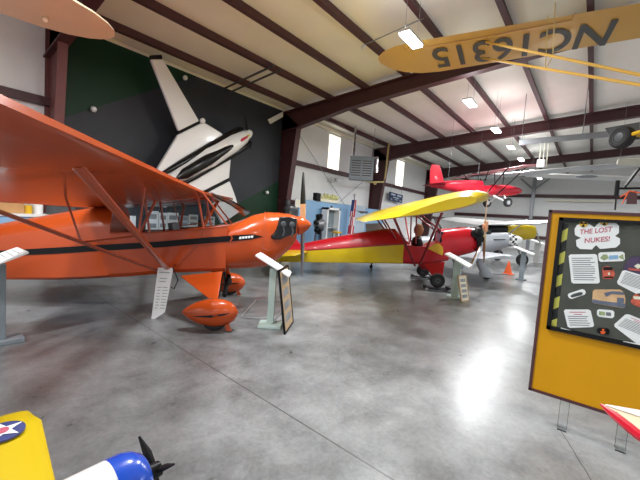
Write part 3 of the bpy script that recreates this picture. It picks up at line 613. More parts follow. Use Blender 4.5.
# registration lettering, tops towards the leading edge
p0 = onZ(619, 19.5, ZW-.012); p1 = onZ(430, 50, ZW-.012)
ax = (p1-p0); wdt = ax.length
ydir = V((0, 0, -1)).cross(ax.normalized()) 
a, b = ncx(.5); 
o2 = p0-o; csz = (onZ(600, 23, ZW)-onZ(600, 46, ZW)).length/.71
text('registration_letters', 'NC16315', 'dark_grey', nc, o2, ax, -ydir if ydir.x < 0 else ydir, csz, .016, .004, wdt)
# aileron gap
ag = MB(); 
q = [onZ(x, y, ZW-.016)-o for x, y in ((402, 46), (406, 50), (470, 39.5), (572, 20), (575, 13))]
ag.tube(q, .008, 5); ag.build('aileron_gap', 'wood', nc)
Q1, Q2 = onY(720, 92, -.92)-o, onY(720, 98.7, -.92)-o

fz = min(Q1.z, Q2.z)-.1
MB().loft([ring(x, w, zb+fz, zt+fz, 3) for x, w, zb, zt in ((2.0, .2, .45, .85), (1.8, .32, .25, .95), (.9, .36, .1, 1.05), (.3, .38, .0, 1.3), (-1.2, .38, .0, 1.3), (-2.5, .28, .1, 1.0), (-5, .05, .35, .6))]).build('fuselage', 'wing_yellow', nc)
s1, s2 = onZ(486, 42, ZW-.03)-o, onZ(482, 58, ZW-.03)-o
e1_, e2_ = onX(640, 73, 4.75)-o, onX(640, 84, 4.95)-o
f1, f2 = Q1, Q2

MB().tube([s1, f1], .022, 8).build('wing_strut', 'wing_yellow', nc)
MB().tube([s2, f2], .022, 8).build('wing_strut', 'wing_yellow', nc)
ms = s1.lerp(f1, .42); mt = s2.lerp(f2, .42)
cables(nc, [(ms, ms+V((0, .05, ZW-.02-ms.z))), (mt, mt+V((0, .05, ZW-.02-mt.z))), (ms, mt)], 'gas_yellow', .008, 'jury_strut')
wc = onX(622, 137.5, 6.9)-o

wheel(nc, wc, .165, .15, 'dark_grey', axis=(-.75, .66, 0))
MB().tube([wc, V((.6, -.1, fz+.15))], .03).tube([wc, V((.1, .3, fz+.15))], .03).build('gear_leg', 'deep_yellow', nc)
fp = [onX(x, y, 7.15)-o for x, y in ((605, 128), (640, 122), (640, 139), (612, 141))]
MB().prism(fp, (.03, 0, 0)).build('mudguard', 'dark_grey', nc)
cables(nc, [((-.2, -1.5, ZW+.05), (-.2, -1.5, 6.55)), ((-.2, 2.6, ZW+.05), (-.2, 2.6, roofz(1.3)-.01))], r=.006)

# ------------------------------------------------------------------ cream wing at the top left
cw = thing('cream_airplane', 'cream fabric wing with rounded tip of an airplane hanging overhead', 'airplane', (-3.0, 5.8, 0)); o = V((-3, 5.8, 0)); ZC = 4.0
T = onZ(123, 31, ZC)
qa = onZ(75, 0, ZC); qb = onZ(0, 5, ZC)
st = []
for u in (0, .02, .08, .2, .4, .7, 1.1, 3, 5):
    k = 1 if u > 1.1 else math.sqrt(max(.003, 1-((1.1-u)/1.1)**2)); yc_ = T.y+.33
    st.append(((T.x-u+3, yc_-.62*k-5.8, ZC), (T.x-u+3, yc_+.68*k-5.8, ZC)))
st += [((-5.2, st[-1][0][1], ZC), (-5.2, st[-1][1][1], ZC))]
MB().wing(st, .11, 12, flat=.03).build('wing', 'cream', cw)
MB().loft([[p+V((0, 0, 0)) for p in ((y_, -.0, 0),)] for y_ in ()] or [[V((.36*math.cos(2*PI*j/16)*k, y, 3.3+.5*math.sin(2*PI*j/16)*k)) for j in range(16)] for y, k in ((-1.6, .3), (-1.4, .8), (0, 1.05), (1.0, 1), (4, .15))]).build('fuselage', 'cream', cw)
MB().tube([(.3, 0, 3.1), (2.6, .0, ZC)], .025).build('wing_strut', 'cream', cw)
cables(cw, [((3.2, .1, ZC+.02), (3.2, .1, roofz(5.9)-.01)), ((0, 0, 3.8), (0, 0, roofz(5.8)-.01))], r=.006)
MB().tube([onZ(45, 18.5, ZC)-o, onZ(45.5, 20, ZC-.06)-o], .03, 8).build('tie_down_ring', 'ivory', cw)

# ------------------------------------------------------------------ white flying-wing airplane against the mural
YF = 9.2
fo = onY(205, 165, YF)
fw_ = thing('flying_wing_airplane', 'white tailless airplane with black fuselage mounted tilted against the dark mural', 'airplane', fo)
def F(x, y, dy=0): return onY(x, y, YF)-fo+V((0, dy, 0))
def plate(name, px, m, t=.10, dy=0): return MB().prism([F(x, y, dy) for x, y in px], (0, t, 0)).build(name, m, fw_, bevel=.03)
plate('outer_wing', [(151, 59), (163.2, 59), (199.5, 121), (179, 131)], 'white_gloss', .11)
plate('wing_tip', [(150, 55), (162.3, 54.3), (163.2, 59), (151, 59)], 'black', .09)
plate('wing_band', [(179, 131), (199.5, 121), (200.5, 123.5), (178.6, 134.5)], 'black', .13, -.01)
plate('inner_wing', [(178.6, 134.5), (200.5, 123.5), (204, 122), (222, 133), (232, 150), (229.5, 178), (206, 190), (165, 208), (150, 182)], 'white_gloss', .14)
plate('wing_band', [(206, 190), (229.5, 178), (230, 181), (207, 193)], 'black', .13, -.01)
plate('outer_wing', [(207, 193), (230, 181), (236, 197), (240, 212), (222, 224)], 'white_gloss', .11)
MB().ball(F(202, 121, -.03), .08).build('wing_lamp', 'white', fw_)
tail, nose = F(160, 186), F(247, 134.5)
pb_y = V((0, -.2, 0))
ax = (nose-tail); Lf = ax.length; ax.normalize(); pn = V((0, -1, 0)); sd = ax.cross(pn).normalized()
def bod(mb, prof, lift=0, dside=0, m=0, n=16, t0=tail):
    return mb.loft([[t0+ax*Lf*u+pn*lift+sd*(dside)+sd*w*math.cos(2*PI*j/n)+pn*d*math.sin(2*PI*j/n) for j in range(n)] for u, w, d in prof], m)
bod(MB(), [(0, .05, .05), (.2, .22, .22), (.5, .32, .34), (.8, .30, .32), (.93, .24, .26), (.99, .15, .17)]).build('fuselage', 'white_gloss', fw_)
bod(MB(), [(.02, .05, .05), (.25, .10, .12), (.6, .13, .16), (.93, .12, .12), (.97, .06, .06)], .02, .24 if sd.z > 0 else -.24).build('side_pod', 'black_gloss', fw_)
bod(MB(), [(.12, .05, .05), (.3, .10, .12), (.7, .13, .16), (.97, .12, .12), (1.0, .06, .06)], .02, -.26 if sd.z > 0 else .26).build('side_pod', 'black_gloss', fw_)
bod(MB(), [(.12, .04, .03), (.2, .15, .10), (.45, .17, .16), (.65, .12, .12), (.86, .02, .03)], .24).build('canopy', 'black_gloss', fw_)
bod(MB(), [(.80, .04, .02), (.86, .05, .04), (.93, .03, .02)], .275).build('nose_flash', 'bright_red', fw_)
bod(MB(), [(.88, .03, .02), (.92, .045, .03), (.97, .02, .02)], .235).build('nose_flash', 'yellow', fw_)
MB().lathe([(.16, 0), (.155, .08), (.10, .2), (.02, .27)], nose-ax*.03, ax, 16).build('spinner', 'white_gloss', fw_)
pb = F(241, 117)+pb_y; ph = nose+ax*.06; MB().tube([ph, ph.lerp(pb, .5), pb], [.06, .10, .05], 8, flat=.5).tube([ph, ph-(pb-ph)*.9], [.06, .05], 8, flat=.5).build('propeller', 'black', fw_)
MB().tube([V((0, .05, 0)), V((0, 10.0-YF, 0))], .05).tube([F(190, 110, .05), F(190, 110, 10.0-YF)], .04).build('wall_mount', 'steel_grey', fw_)

# ------------------------------------------------------------------ grey wing and white wing far overhead at right
def hang_wing(name, label, quad, mats, z_up, X, cable_y):
    pts = [onX(x, y, X) for x, y in quad]; o = pts[0].copy()
    t = thing(name, label, 'airplane', o); return t, [p-o for p in pts], o
t, P, o = hang_wing('hanging_grey_airplane', 'long grey wing of an airplane hanging in the distance below the far beam', [(640, 167), (480, 178)], 0, 0, 17.5, 0)
MB().wing([(P[0]+V((.1, -3, .05)), P[0]+V((-1.0, -3, .05))), (P[0]+V((.1, 0, .05)), P[0]+V((-1.0, 0, .05))), (P[1].lerp(P[0], .5)+V((.2, 0, .02)), P[1].lerp(P[0], .5)+V((-1.0, 0, .0))), (P[1]+V((.3, 0, .0)), P[1]+V((-.9, 0, -.05))), (P[1]+V((.1, .4, .0)), P[1]+V((-.3, .4, -.02)))], .17, 10).build('wing', 'aluminium', t)
MB().loft([[V((x, -3+.4*math.cos(2*PI*j/14)*k, -.5+.45*math.sin(2*PI*j/14)*k)) for j in range(14)] for x, k in ((1.2, .3), (1, .8), (0, 1), (-1.5, .9), (-4, .1))]).build('fuselage', 'aluminium', t)
cables(t, [(V((-.3, y_, .1)), V((-.3, y_, roofz(o.y+y_)-o.z-.02))) for y_ in (.6, 3.0, -3)], r=.005)
t, P, o = hang_wing('hanging_white_airplane', 'white wing with a grey oval mark hanging in front of the far wall', [(640, 181), (541, 177)], 0, 0, 21, 0)
MB().wing([(P[0]+V((.2, -2.6, 0)), P[0]+V((-1.2, -2.6, 0))), (P[0]+V((.2, 0, .0)), P[0]+V((-1.2, 0, 0))), (P[1]+V((.2, 0, .0)), P[1]+V((-1.2, 0, 0))), (P[1]+V((-.2, .7, .0)), P[1]+V((-.8, .7, 0)))], .16, 10).build('wing', 'white', t)
MB().wing([(P[1]+V((-.1, .65, .0)), P[1]+V((-.9, .65, 0))), (P[1]+V((-.3, 1.6, .05)), P[1]+V((-.7, 1.6, .05)))], .16, 10).build('wing_tip', 'dark_grey', t)
qd = (P[0]+P[1])*.5+V((-1.26, 0, -.05)); MB().lathe([(.40, -.015), (.40, .015)], qd, (0, .0, 1), 20).build('oval_mark', 'grey_paint', t)
MB().loft([[V((-x+.5, -2.6+.4*math.cos(2*PI*j/14)*k, -.5+.45*math.sin(2*PI*j/14)*k)) for j in range(14)] for x, k in ((1.2, .3), (1, .8), (0, 1), (-1.5, .9), (-4, .1))]).build('fuselage', 'white', t)
cables(t, [(V((-.5, y_, .1)), V((-.5, y_, roofz(o.y+y_)-o.z-.02))) for y_ in (-.5, -2.6)], r=.005)
# hoist rail with its ropes
ra, rb = onX(519, 141.5, 14.0), onX(660, 128, 14.0)
t = thing('hoist_rail', 'grey steel hoist rail with hanging ropes under the far roof beams', 'hoist', ra)
d = rb-ra
MB().prism([V((0, 0, .06)), d+V((0, 0, .06)), d+V((0, 0, -.12)), V((0, 0, -.12))], (.06, 0, 0)).build('rail', 'steel_grey', t)
cables(t, [(d*f+V((.03, 0, -.1)), d*f+V((.03, 0, -.95))) for f in (.19, .22, .25)], 'ivory', .014, 'rope')
MB().obox(d*.205+V((.05, 0, -.82)), (.06, 0, 0), (0, .12, 0), (0, 0, .14)).build('pulley_block', 'white', t, bevel=.02)
cables(t, [(d*f+V((.03, 0, .05)), V((d.x*f+.03, d.y*f, roofz(ra.y+d.y*f)-ra.z-.02))) for f in (.02, .5, .95)], r=.012, name='hanger_rod')
# ivory wing stub and black tubes at the right edge
p = onX(640, 160, 8.5)
t = thing('tube_frame_airplane', 'ultralight of black tubes with cream wing hanging at the photo edge above the yellow board', 'ultralight', p)
def G(x, y, X=8.5): return onX(x, y, X)-p
MB().wing([(G(618, 160.5)+V((.5, 0, 0)), G(618, 160.5)+V((-.1, 0, 0))), (G(640, 160)+V((.6, 0, 0)), G(640, 160)+V((-.2, 0, 0))), (G(640, 160)+V((.6, -2.5, 0)), G(640, 160)+V((-.2, -2.5, 0)))], .14).build('wing', 'ivory', t)
MB().lathe([(.02, -.06), (.06, -.05), (.06, .05), (.02, .06)], G(617.5, 188), (.3, 1, 0), 14).build('tube_cap', 'black', t) if False else None
MB().tube([G(618, 180.5), G(616.3, 197)], .035, 8).tube([G(617, 188.5), G(690, 187.5)], .02, 8).tube([G(624, 188.5), G(641, 167), G(660, 150)], .018, 8).tube([G(616, 199), G(615, 210)], .012, 6).tube([G(690, 187), G(690, 160)], .02, 6).build('frame', 'black', t)
MB().tube([G(620, 197), G(630, 191), G(645, 194)], .012, 6).tube([G(622, 204), G(629, 191)], .010, 6).build('control_rod', 'cone_orange', t)
MB().prism([G(626, 204), G(637, 204), G(637, 191), (G(628, 191))], (.03, 0, 0)).build('engine_mount', 'maroon', t)
MB().prism([G(640, 172), G(648, 160), G(634, 172), G(624, 186)], (.01, 0, 0)).build('fabric_panel', 'white', t)
cables(t, [(G(x_, 158), V((G(x_, 158).x, G(x_, 158).y, 6.3-p.z))) for x_ in (650, 700)], r=.008)

# ------------------------------------------------------------------ display board THE LOST NUKES!
XBd = 3.4
bd = thing('display_board', 'large yellow display board about lost nukes in dark red trim on clear legs', 'display board', (XBd, 0, 0))
tl, bl = onX(549, 210, XBd), onX(530, 389, XBd)
YA, ZT, ZB, YE = .30, 1.78, .24, -1.15
MB().box((.012, YE+.015, ZB+.015), (.06, YA-.015, ZT-.015)).build('board', 'amber', bd)
MB().box((.0, YE, ZB), (.07, YE+.022, ZT)).box((.0, YA-.022, ZB), (.07, YA, ZT)).box((0, YE, ZT-.022), (.07, YA, ZT)).box((0, YE, ZB), (.07, YA, ZB+.022)).build('trim', 'maroon', bd)
IA, IB, IT, IE = .222, .80, 1.722, -1.08
MB().box((-.03, IE, IB), (.012, IE+.03, IT)).box((-.03, IA-.028, IB), (.012, IA, IT)).box((-.03, IE, IT-.024), (.012, IA, IT)).box((-.03, IE, IB), (.012, IA, IB+.028)).build('case_frame', 'black', bd)
bk = MB().box((.004, IE+.02, IB+.02), (.013, IA-.02, IT-.02)).build('backing', 'board_grey', bd)
MB().box((-.026, IE+.03, IB+.028), (-.023, IA-.028, IT-.024)).build('case_glass', 'case_glass', bd)
MB().box((.001, IA-.065, IB+.03), (.004, IA-.03, IT-.05)).build('hazard_strip', 'hazard', bd)
def card(name, px, m, parent=bk, lines=0, lm='ink', head=False, dx=0.0, extra=None, chamf=.012):
    pts = [onX(x, y, XBd)-V((XBd, 0, 0)) for x, y in px]; n = len(pts); pp_ = []
    for i in range(n):
        a, b, c = pts[i-1], pts[i], pts[(i+1) % n]
        pp_ += [b+(a-b).normalized()*chamf, b+(c-b).normalized()*chamf]
    for v in pp_: v.x = -.002-dx
    mb = MB().prism(pp_, (.005, 0, 0)); ms = [m]
    if lines:
        e1, e2 = pts[1]-pts[0], pts[3]-pts[0]; ms += [lm, 'red_ink']
        for i in range(lines):
            v = .12+.8*i/lines; u1 = .9-random.random()*.15; u0 = .1
            if head and i < 2: u0, u1 = (.2, .8) if i == 0 else (.35, .65)
            a = pts[0]+e2*v; h = .28/lines
            qd = [a+e1*u0, a+e1*u1, a+e1*u1+e2*h, a+e1*u0+e2*h]
            for k in qd: k.x = -.003-dx
            mb.prism(qd, (-.0006, 0, 0), 2 if (head and i < 2) else 1)
    if extra:
        for qpx, k in extra:
            qd = [onX(x, y, XBd)-V((XBd, 0, 0)) for x, y in qpx]
            for v in qd: v.x = -.003-dx
            if k not in ms: ms.append(k)
            mb.prism(qd, (-.0008, 0, 0), ms.index(k))
    return mb.build(name, ms, parent, smooth=0)
# title plaque (petalled outline)
ol = [(574.5, 229), (577, 225), (581, 223.5), (590, 224.5), (594.5, 227.5), (598.5, 223), (603, 221), (615, 222), (619, 226), (619, 233), (615, 236), (620, 238.5), (620, 244), (616, 247.5), (600, 249), (596, 245), (592, 249.5), (580, 249), (576.5, 246), (576, 240), (581, 238), (575, 235)]
tp = card('title_plaque', ol, 'paper', chamf=.003)
for bx, by in ((583.5, 224), (604.5, 222.2)):
    c = onX(bx, by, XBd)-V((XBd, 0, 0)); mb = MB().lathe([(.026, 0), (.026, .003)], (-.006, c.y, c.z), (-1, 0, 0), 18)
    for k in range(3):
        a0 = math.radians(30+120*k); mb.prism([V((-.0095, c.y, c.z))]+[V((-.0095, c.y+.023*math.cos(a0+t), c.z+.023*math.sin(a0+t))) for t in (-.5, -.25, 0, .25, .5)], (-.001, 0, 0), 1)
    mb.build('hazard_badge', ['deep_yellow', 'black'], tp)
for s_, x0, y0, x1, y1, hpx in (('THE LOST', 579.5, 234.3, 612, 231.5, 4.8), ('NUKES!', 584.5, 243, 609.5, 241, 4.8)):
    a, b, c = [onX(x, y, XBd)-V((XBd, 0, 0)) for x, y in ((x0, y0), (x1, y1), (x0, y0-hpx))]
    for v in (a, b, c): v.x = -.0035
    text('title_lettering', s_, 'red_ink', tp, a, b-a, V((0, 0, 1)), (c-a).length*1.42, .012, .001, (b-a).length)
card('text_sheet', [(568.5, 254.5), (597, 254), (600, 283.5), (571.5, 283.5)], 'paper', lines=11)
card('bomb_photo', [(598, 252.5), (624.5, 251.5), (625, 261), (599, 262)], 'paper', extra=[([(600, 258), (603, 254.5), (607, 254.5), (609, 258), (604, 260.5)], 'olive'), ([(609, 255.5), (618, 255), (618, 259), (609, 259.5)], 'blue_panel'), ([(618, 257), (623, 254), (624, 260)], 'olive')])
card('text_sheet', [(623, 269.5), (656, 279.5), (652, 302), (616.3, 283.5)], 'paper', lines=9)
card('explosion_picture', [(630, 257), (665, 254), (665, 280), (622, 270)], 'dusk', dx=-.0012, extra=[([(634, 266), (638, 263.5), (642, 266), (638, 269)], 'ivory'), ([(628, 268), (650, 270), (650, 272), (629, 270)], 'fire')])
card('glow_picture', [(602, 268), (607, 265.5), (613, 268), (615, 274), (613, 279), (603, 279)], 'fire', chamf=.008, extra=[([(604, 267), (612, 267), (613, 270), (603, 270)], 'black'), ([(608, 272.5), (610, 272.5), (610, 275), (608, 275)], 'ivory'), ([(604, 276.5), (613, 276.5), (613, 278), (604, 278)], 'black')])
card('bomb_photo', [(567, 294), (584, 288.5), (586.5, 294), (570, 299.5)], 'paper', extra=[([(570, 296), (573, 294), (580, 292), (583, 292.5), (582, 295), (572, 297.5)], 'dark_grey')])
card('airplane_picture', [(593, 289.5), (622, 289.5), (625.5, 297), (625, 308.5), (592, 303)], 'sunset', extra=[([(592.5, 299), (603, 301), (625, 303.5), (625, 308), (592.5, 302.8)], 'storm'), ([(604, 293), (612, 291), (624, 292), (624, 295), (612, 294), (606, 297)], 'storm'), ([(617, 297.5), (624, 298), (624, 303), (617, 303)], 'storm')])
card('fireball_picture', [(634, 294), (650, 292), (650, 312), (630, 303)], 'fire', extra=[([(633, 296), (646, 297), (645, 300), (634, 299)], 'ivory')])
card('text_sheet', [(563.5, 309.5), (590.5, 309.5), (594.5, 327), (568, 328)], 'paper', lines=7, head=True)
card('bomb_photo', [(597, 309), (614.5, 310.5), (614, 318.5), (597, 316.5)], 'paper', extra=[([(599, 311), (605, 312), (605, 315.5), (599, 315)], 'olive'), ([(606, 312), (611, 312.5), (611, 316), (606, 315.5)], 'ink')])
card('text_sheet', [(626.5, 313.5), (658, 326), (645, 350), (613, 325.5)], 'paper', lines=9, head=True)
card('trefoil_card', [(597, 327.5), (610, 328.5), (609, 335), (596.5, 333)], 'black', extra=[([(600, 331), (606, 331.5), (604, 334), (601, 333.8)], 'cone_orange'), ([(602, 328.8), (604.5, 329), (604, 331), (602, 331)], 'cone_orange')])
card('label_strip', [(561, 327), (571, 330), (571, 332.5), (561, 329.5)], 'paper', chamf=.001, dx=.02)
card('label_strip', [(623, 340.5), (650, 345), (650, 351), (622.5, 344)], 'paper', chamf=.001, dx=.02)
for y in (.04, -.32, -.95):
    MB().box((.02, y-.03, 0), (.03, y+.03, .40)).box((-.02, y-.03, 0), (.07, y+.03, .008)).build('clear_leg', 'acrylic', bd)
    # dark edge lines that the clear sheet shows
for y in (.04, -.32):
    [MB().box(a_, b_).build('leg_edge', 'acrylic_edge', bd) for a_, b_ in (((.0205, y+.0295, .008), (.0295, y+.032, .25)), ((.0205, y-.032, .008), (.0295, y-.0295, .25)), ((-.022, y-.031, .0), (-.019, y+.031, .009)))]

# ------------------------------------------------------------------ reading stands
def stand(loc, rz, label, post, top, hz=.86, slope=30, L=.25, W=.30, base=(.16, .13), pw=.05, group='reading stands'):
    t = thing('reading_stand', label, 'sign stand', loc, rz, group)
    MB().box((-base[0], -base[1], 0), (base[0], base[1], .045)).build('base', post, t, bevel=.006)
    MB().box((-pw, -pw*.8, .045), (pw*.9, pw*.8, hz)).build('post', post, t, bevel=.006)
    a = math.radians(slope); ux = V((math.cos(a), 0, -math.sin(a))); uz = V((math.sin(a), 0, math.cos(a)))
    c = V((0, 0, hz+.05)); tp_ = MB().obox(c, ux*L, V((0, W, 0)), uz*.012).build('sloped_top', top, t, bevel=.004)
    MB().obox(c+uz*.014, ux*L*.9, V((0, W*.92, 0)), uz*.002).build('printed_sheet', 'paper', tp_)
    mb = MB()
    for k in range(6): mb.obox(c+uz*.0165+ux*(L*(-.7+.25*k)), ux*L*.03, V((0, W*.75, 0)), uz*.0005)
    mb.build('lettering', 'photo_grey', tp_)
    return t
RC = math.radians(38.2-90)
stand((3.36, 3.43, 0), RC, 'mint green reading stand with white sloped top beside the orange wheel pants', 'mint', 'white', .83, 29, .27, .17)
stand((.735, 4.87, 0), PI+.02, 'grey post reading stand with white top under the orange wing', 'grey_paint', 'white', .86, 24, .22, .22, (.2, .12), .055)
stand((7.8, 2.24, 0), RC-.52, 'pale green reading stand with white top in front of the red parasol airplane', 'mint', 'white', .80, 24, .28, .30, (.17, .13), .08)
stand((12.6, 1.64, 0), RC-.66, 'blue grey reading stand with white top before the checkerboard nose', 'grey_paint', 'white', .90, 18, .30, .30, (.14, .12), .07)
stand((20.0, 2.05, 0), RC-.8, 'small white reading stand in the distance under the yellow nose', 'white', 'white', 1.0, 16, .45, .35, (.2, .2), .12)
def leaning_board(loc, rz, label, face, edge, w, h, lean):
    t = thing('leaning_board', label, 'sign', loc, rz)
    a = math.radians(lean); up = V((-math.sin(a), 0, math.cos(a))); nx = V((math.cos(a), 0, math.sin(a)))
    c = up*h/2; f = MB()
    for s in (-1, 1): f.obox(c+V((0, s*(w/2-.012), 0)), nx*.014, V((0, .012, 0)), up*h/2); f.obox(c+up*s*(h/2-.012), nx*.014, V((0, w/2, 0)), up*.012)
    f.build('frame', edge, t); s_ = MB().obox(c, nx*.006, V((0, w/2-.01, 0)), up*(h/2-.01)).build('poster', face, t)
    pm = MB()
    for k in range(4): pm.obox(c+nx*.007+up*h*(.3-.2*k), nx*.0008, V((0, w*.3, 0)), up*h*.06)
    pm.build('print', 'photo_grey', s_)
    return t
leaning_board((3.50, 3.20, 0.0), RC-.12, 'black framed poster leaning on the mint stand beside the orange airplane', 'pale_wood', 'black', .55, .86, 9)
leaning_board((7.62, 1.97, 0.0), RC-.95, 'pale framed poster leaning against the pale green stand post', 'ivory', 'pale_wood', .30, .56, 14)
# bent tube frame on the floor behind the mint stand
q = [onZ(x, y, .02) for x, y in ((275, 319), (241, 317), (256, 300), (290, 301))]
tag(MB().tube([p-q[0] for p in q]+[V((0, 0, 0))], .012, 8).build('bent_tube', 'aluminium', offset=None), 'thin bent metal tube frame lying on the floor behind the mint stand', 'tube frame').location = q[0]
# traffic cone
t = thing('traffic_cone', 'bright orange traffic cone on the floor by the silver airplane', 'traffic cone', (13.65, 2.2, 0))
MB().box((-.17, -.17, 0), (.17, .17, .03)).build('base', 'cone_orange', t, bevel=.01); MB().lathe([(.13, .03), (.025, .46), (.012, .47)], n=20).build('cone', 'cone_orange', t)
tag(MB().lathe([(.02, 0), (.02, 1.1)], (0, 0, 0), (.75, -.66, 0), 10).build('floor_bar'.replace('floor_bar', 'tow_bar'), 'steel_grey'), 'thin grey tow bar lying beside the orange traffic cone', 'tow bar').location = (12.6, 2.9, .021)

# ------------------------------------------------------------------ things along the left wall
Yb = 9.95
for i, (x0, y0, x1, y1, lb) in enumerate(((116.5, 215.6, 136, 231, 'wide white board with blue heading seen behind the orange lift strut'), (146.5, 211, 158.7, 231, 'tall white board with two grey photos, first seen through the cabin windows'),
        (159.2, 212.8, 167.5, 230, 'narrow white board second in the row through the cabin windows'), (167.8, 212.8, 178.6, 230, 'white board third in the row behind the cabin windows'),
        (180, 215.6, 188.8, 227, 'small pale blue board fourth in the row behind the cabin windows'), (189.2, 214.7, 198.2, 227, 'white board fifth in the row behind the cabin windows'), (204.7, 216.5, 215, 226, 'small white board behind the orange windshield post'))):
    a = onY(x0, y0, Yb); b = onY(x1, y0, Yb); c = onY((x0+x1)/2, y1, Yb); z1 = (a.z+b.z)/2; z0 = c.z; w = b.x-a.x
    t = thing('poster_board', lb, 'poster', (a.x, Yb, z0), 0, 'info boards along the mural wall')
    m = 'pale_blue' if i == 4 else 'paper'; MB().box((0, 0, 0), (w, .02, z1-z0)).build('panel', m, t)
    pm = MB(); hh = z1-z0
    if i == 0: pm.box((w*.1, -.003, hh*.35), (w*.8, 0, hh*.5), 0).box((w*.1, -.003, hh*.15), (w*.6, 0, hh*.22), 0)
    else:
        pm.box((w*.15, -.003, hh*.6), (w*.85, 0, hh*.85)); pm.box((w*.15, -.003, hh*.15), (w*.85, 0, hh*.38))
    pm.build('print', 'blue_ink' if i == 0 else 'photo_grey', t)
    MB().box((w*.3, .02, 0), (w*.7, Ym-Yb+.004, hh*.8)).build('wall_bracket', 'steel_grey', t)
# shelf unit and clutter seen between wing and fuselage at left
p = V((.7, 8.0, 0)); t = thing('workbench', 'blue drawer workbench with white top and dark legs behind the orange fuselage', 'workbench', p)
MB().box((0, 0, .92), (2.3, .6, 1.22)).build('drawer_case', 'blue_panel', t, bevel=.01); MB().box((-.03, -.03, 1.22), (2.33, .62, 1.27)).build('worktop', 'white', t)
for k in range(3): dd = MB().box((.03+.76*k, -.02, .95), (.75+.76*k, 0, 1.19)).build('drawer', 'blue_panel', t, bevel=.004); MB().box((.3+.76*k, -.04, 1.06), (.48+.76*k, -.02, 1.09)).build('handle', 'aluminium', dd)
for lx, ly in ((.05, .05), (2.25, .05), (.05, .55), (2.25, .55)): MB().box((lx-.03, ly-.03, 0), (lx+.03, ly+.03, .92)).build('leg', 'dark_grey', t)
tag(MB().box((-.32, -.15, 0), (.32, .15, .20)).box((-.34, -.17, .19), (.34, .17, .23)).build('wooden_crate', 'wood', bevel=.005), 'tan wooden crate on the white workbench top behind the orange fuselage', 'crate').location = (1.25, 8.25, 1.27)
tag(MB().lathe([(.08, 0), (.085, .02), (.085, .16), (.04, .2), (.035, .24)], n=16).build('white_jug', 'white'), 'small white jug on the workbench top beside the wooden crate', 'jug').location = (1.79, 8.25, 1.27)
tag(MB().box((-.20, -.15, 0), (.20, .15, .16)).box((-.18, -.16, .03), (.18, -.15, .13), 0).build('dark_toolbox', 'dark_grey', bevel=.01), 'dark toolbox on the workbench top right of the white jug', 'toolbox').location = (2.15, 8.25, 1.27)
tag(MB().lathe([(.06, 0), (.06, .14), (.03, .16)], n=12).build('yellow_can', 'deep_yellow'), 'small yellow can on the workbench between crate and jug', 'can').location = (1.63, 8.15, 1.27)
# blue display partition
Yp = 9.3
t = thing('blue_partition', 'light blue display partition along the white wall beyond the mural', 'partition', (10.3, Yp, 0))
MB().box((0, 0, 0), (4.15, .06, 2.22)).build('blue_panel', 'blue_panel', t); MB().box((4.17, 0, 0), (5.15, .06, 2.25)).build('pale_panel', 'pale_blue', t); MB().box((5.17, 0, 0), (7.1, .06, 2.15)).build('picture_panel', 'blue_panel', t)
pm = MB(); 
pm.prism([onY(355, 209.5, Yp)-V((10.3, Yp+.0, 0)), onY(358, 211, Yp)-V((10.3, Yp, 0)), onY(368, 211.5, Yp)-V((10.3, Yp, 0)), onY(368, 213, Yp)-V((10.3, Yp, 0)), onY(361, 213.5, Yp)-V((10.3, Yp, 0))], (0, -.01, 0)); pm.build('airplane_cutout', 'dark_grey', t)
def atY(x, y, Y=Yp): return onY(x, y, Y)
def picture(name, x0, y0, x1, y1, m, label, cat, Y=Yp, frame='white', group=None):
    a, b = atY(x0, y0, Y), atY(x1, y1, Y)
    a.z = (a.z+atY(x1, y0, Y).z)/2; b.z = (b.z+atY(x0, y1, Y).z)/2; w, h = b.x-a.x, a.z-b.z
    t = thing(name, label, cat, (a.x, Y, b.z), 0, group)
    MB().box((0, -.03, 0), (w, -.002, .03)).box((0, -.03, h-.03), (w, -.002, h)).box((0, -.03, 0), (.03, -.002, h)).box((w-.03, -.03, 0), (w, -.002, h)).build('frame', frame, t)
    MB().box((.02, -.02, .02), (w-.02, -.004, h-.02)).build('sheet', m, t); return t
picture('framed_notice', 295, 199, 301, 207.5, 'ivory', 'small framed pale notice on the blue partition by the orange nose', 'notice')
picture('framed_photo', 360, 217, 367, 222.5, 'paper', 'small white framed photo low on the blue partition right of the flag', 'picture', frame='pale_blue')
# white display case
a, b = atY(327.5, 208, 8.9), atY(340.5, 208, 8.9)
t = thing('display_case', 'tall white framed glass display case in front of the blue partition', 'display case', (a.x, 8.9, 0)); w = b.x-a.x
MB().box((0, -.02, 0), (.09, .3, 1.98)).box((w-.09, -.02, 0), (w, .3, 1.98)).box((0, -.02, 1.89), (w, .3, 1.98)).box((0, -.02, 0), (w, .3, .3)).build('frame', 'white', t)
MB().box((.09, .27, .3), (w-.09, .29, 1.89)).build('back_panel', 'grey_paint', t); MB().box((.09, -.01, .3), (w-.09, 0, 1.89)).build('glass_front', 'case_glass', t)
MB().box((.09, .02, 1.1), (w-.09, .27, 1.12)).build('shelf', 'white', t)
MB().lathe([(.05, 0), (.06, .03), (.03, .1)], (w/2, .15, 1.98), n=12).build('lamp', 'dark_grey', t)
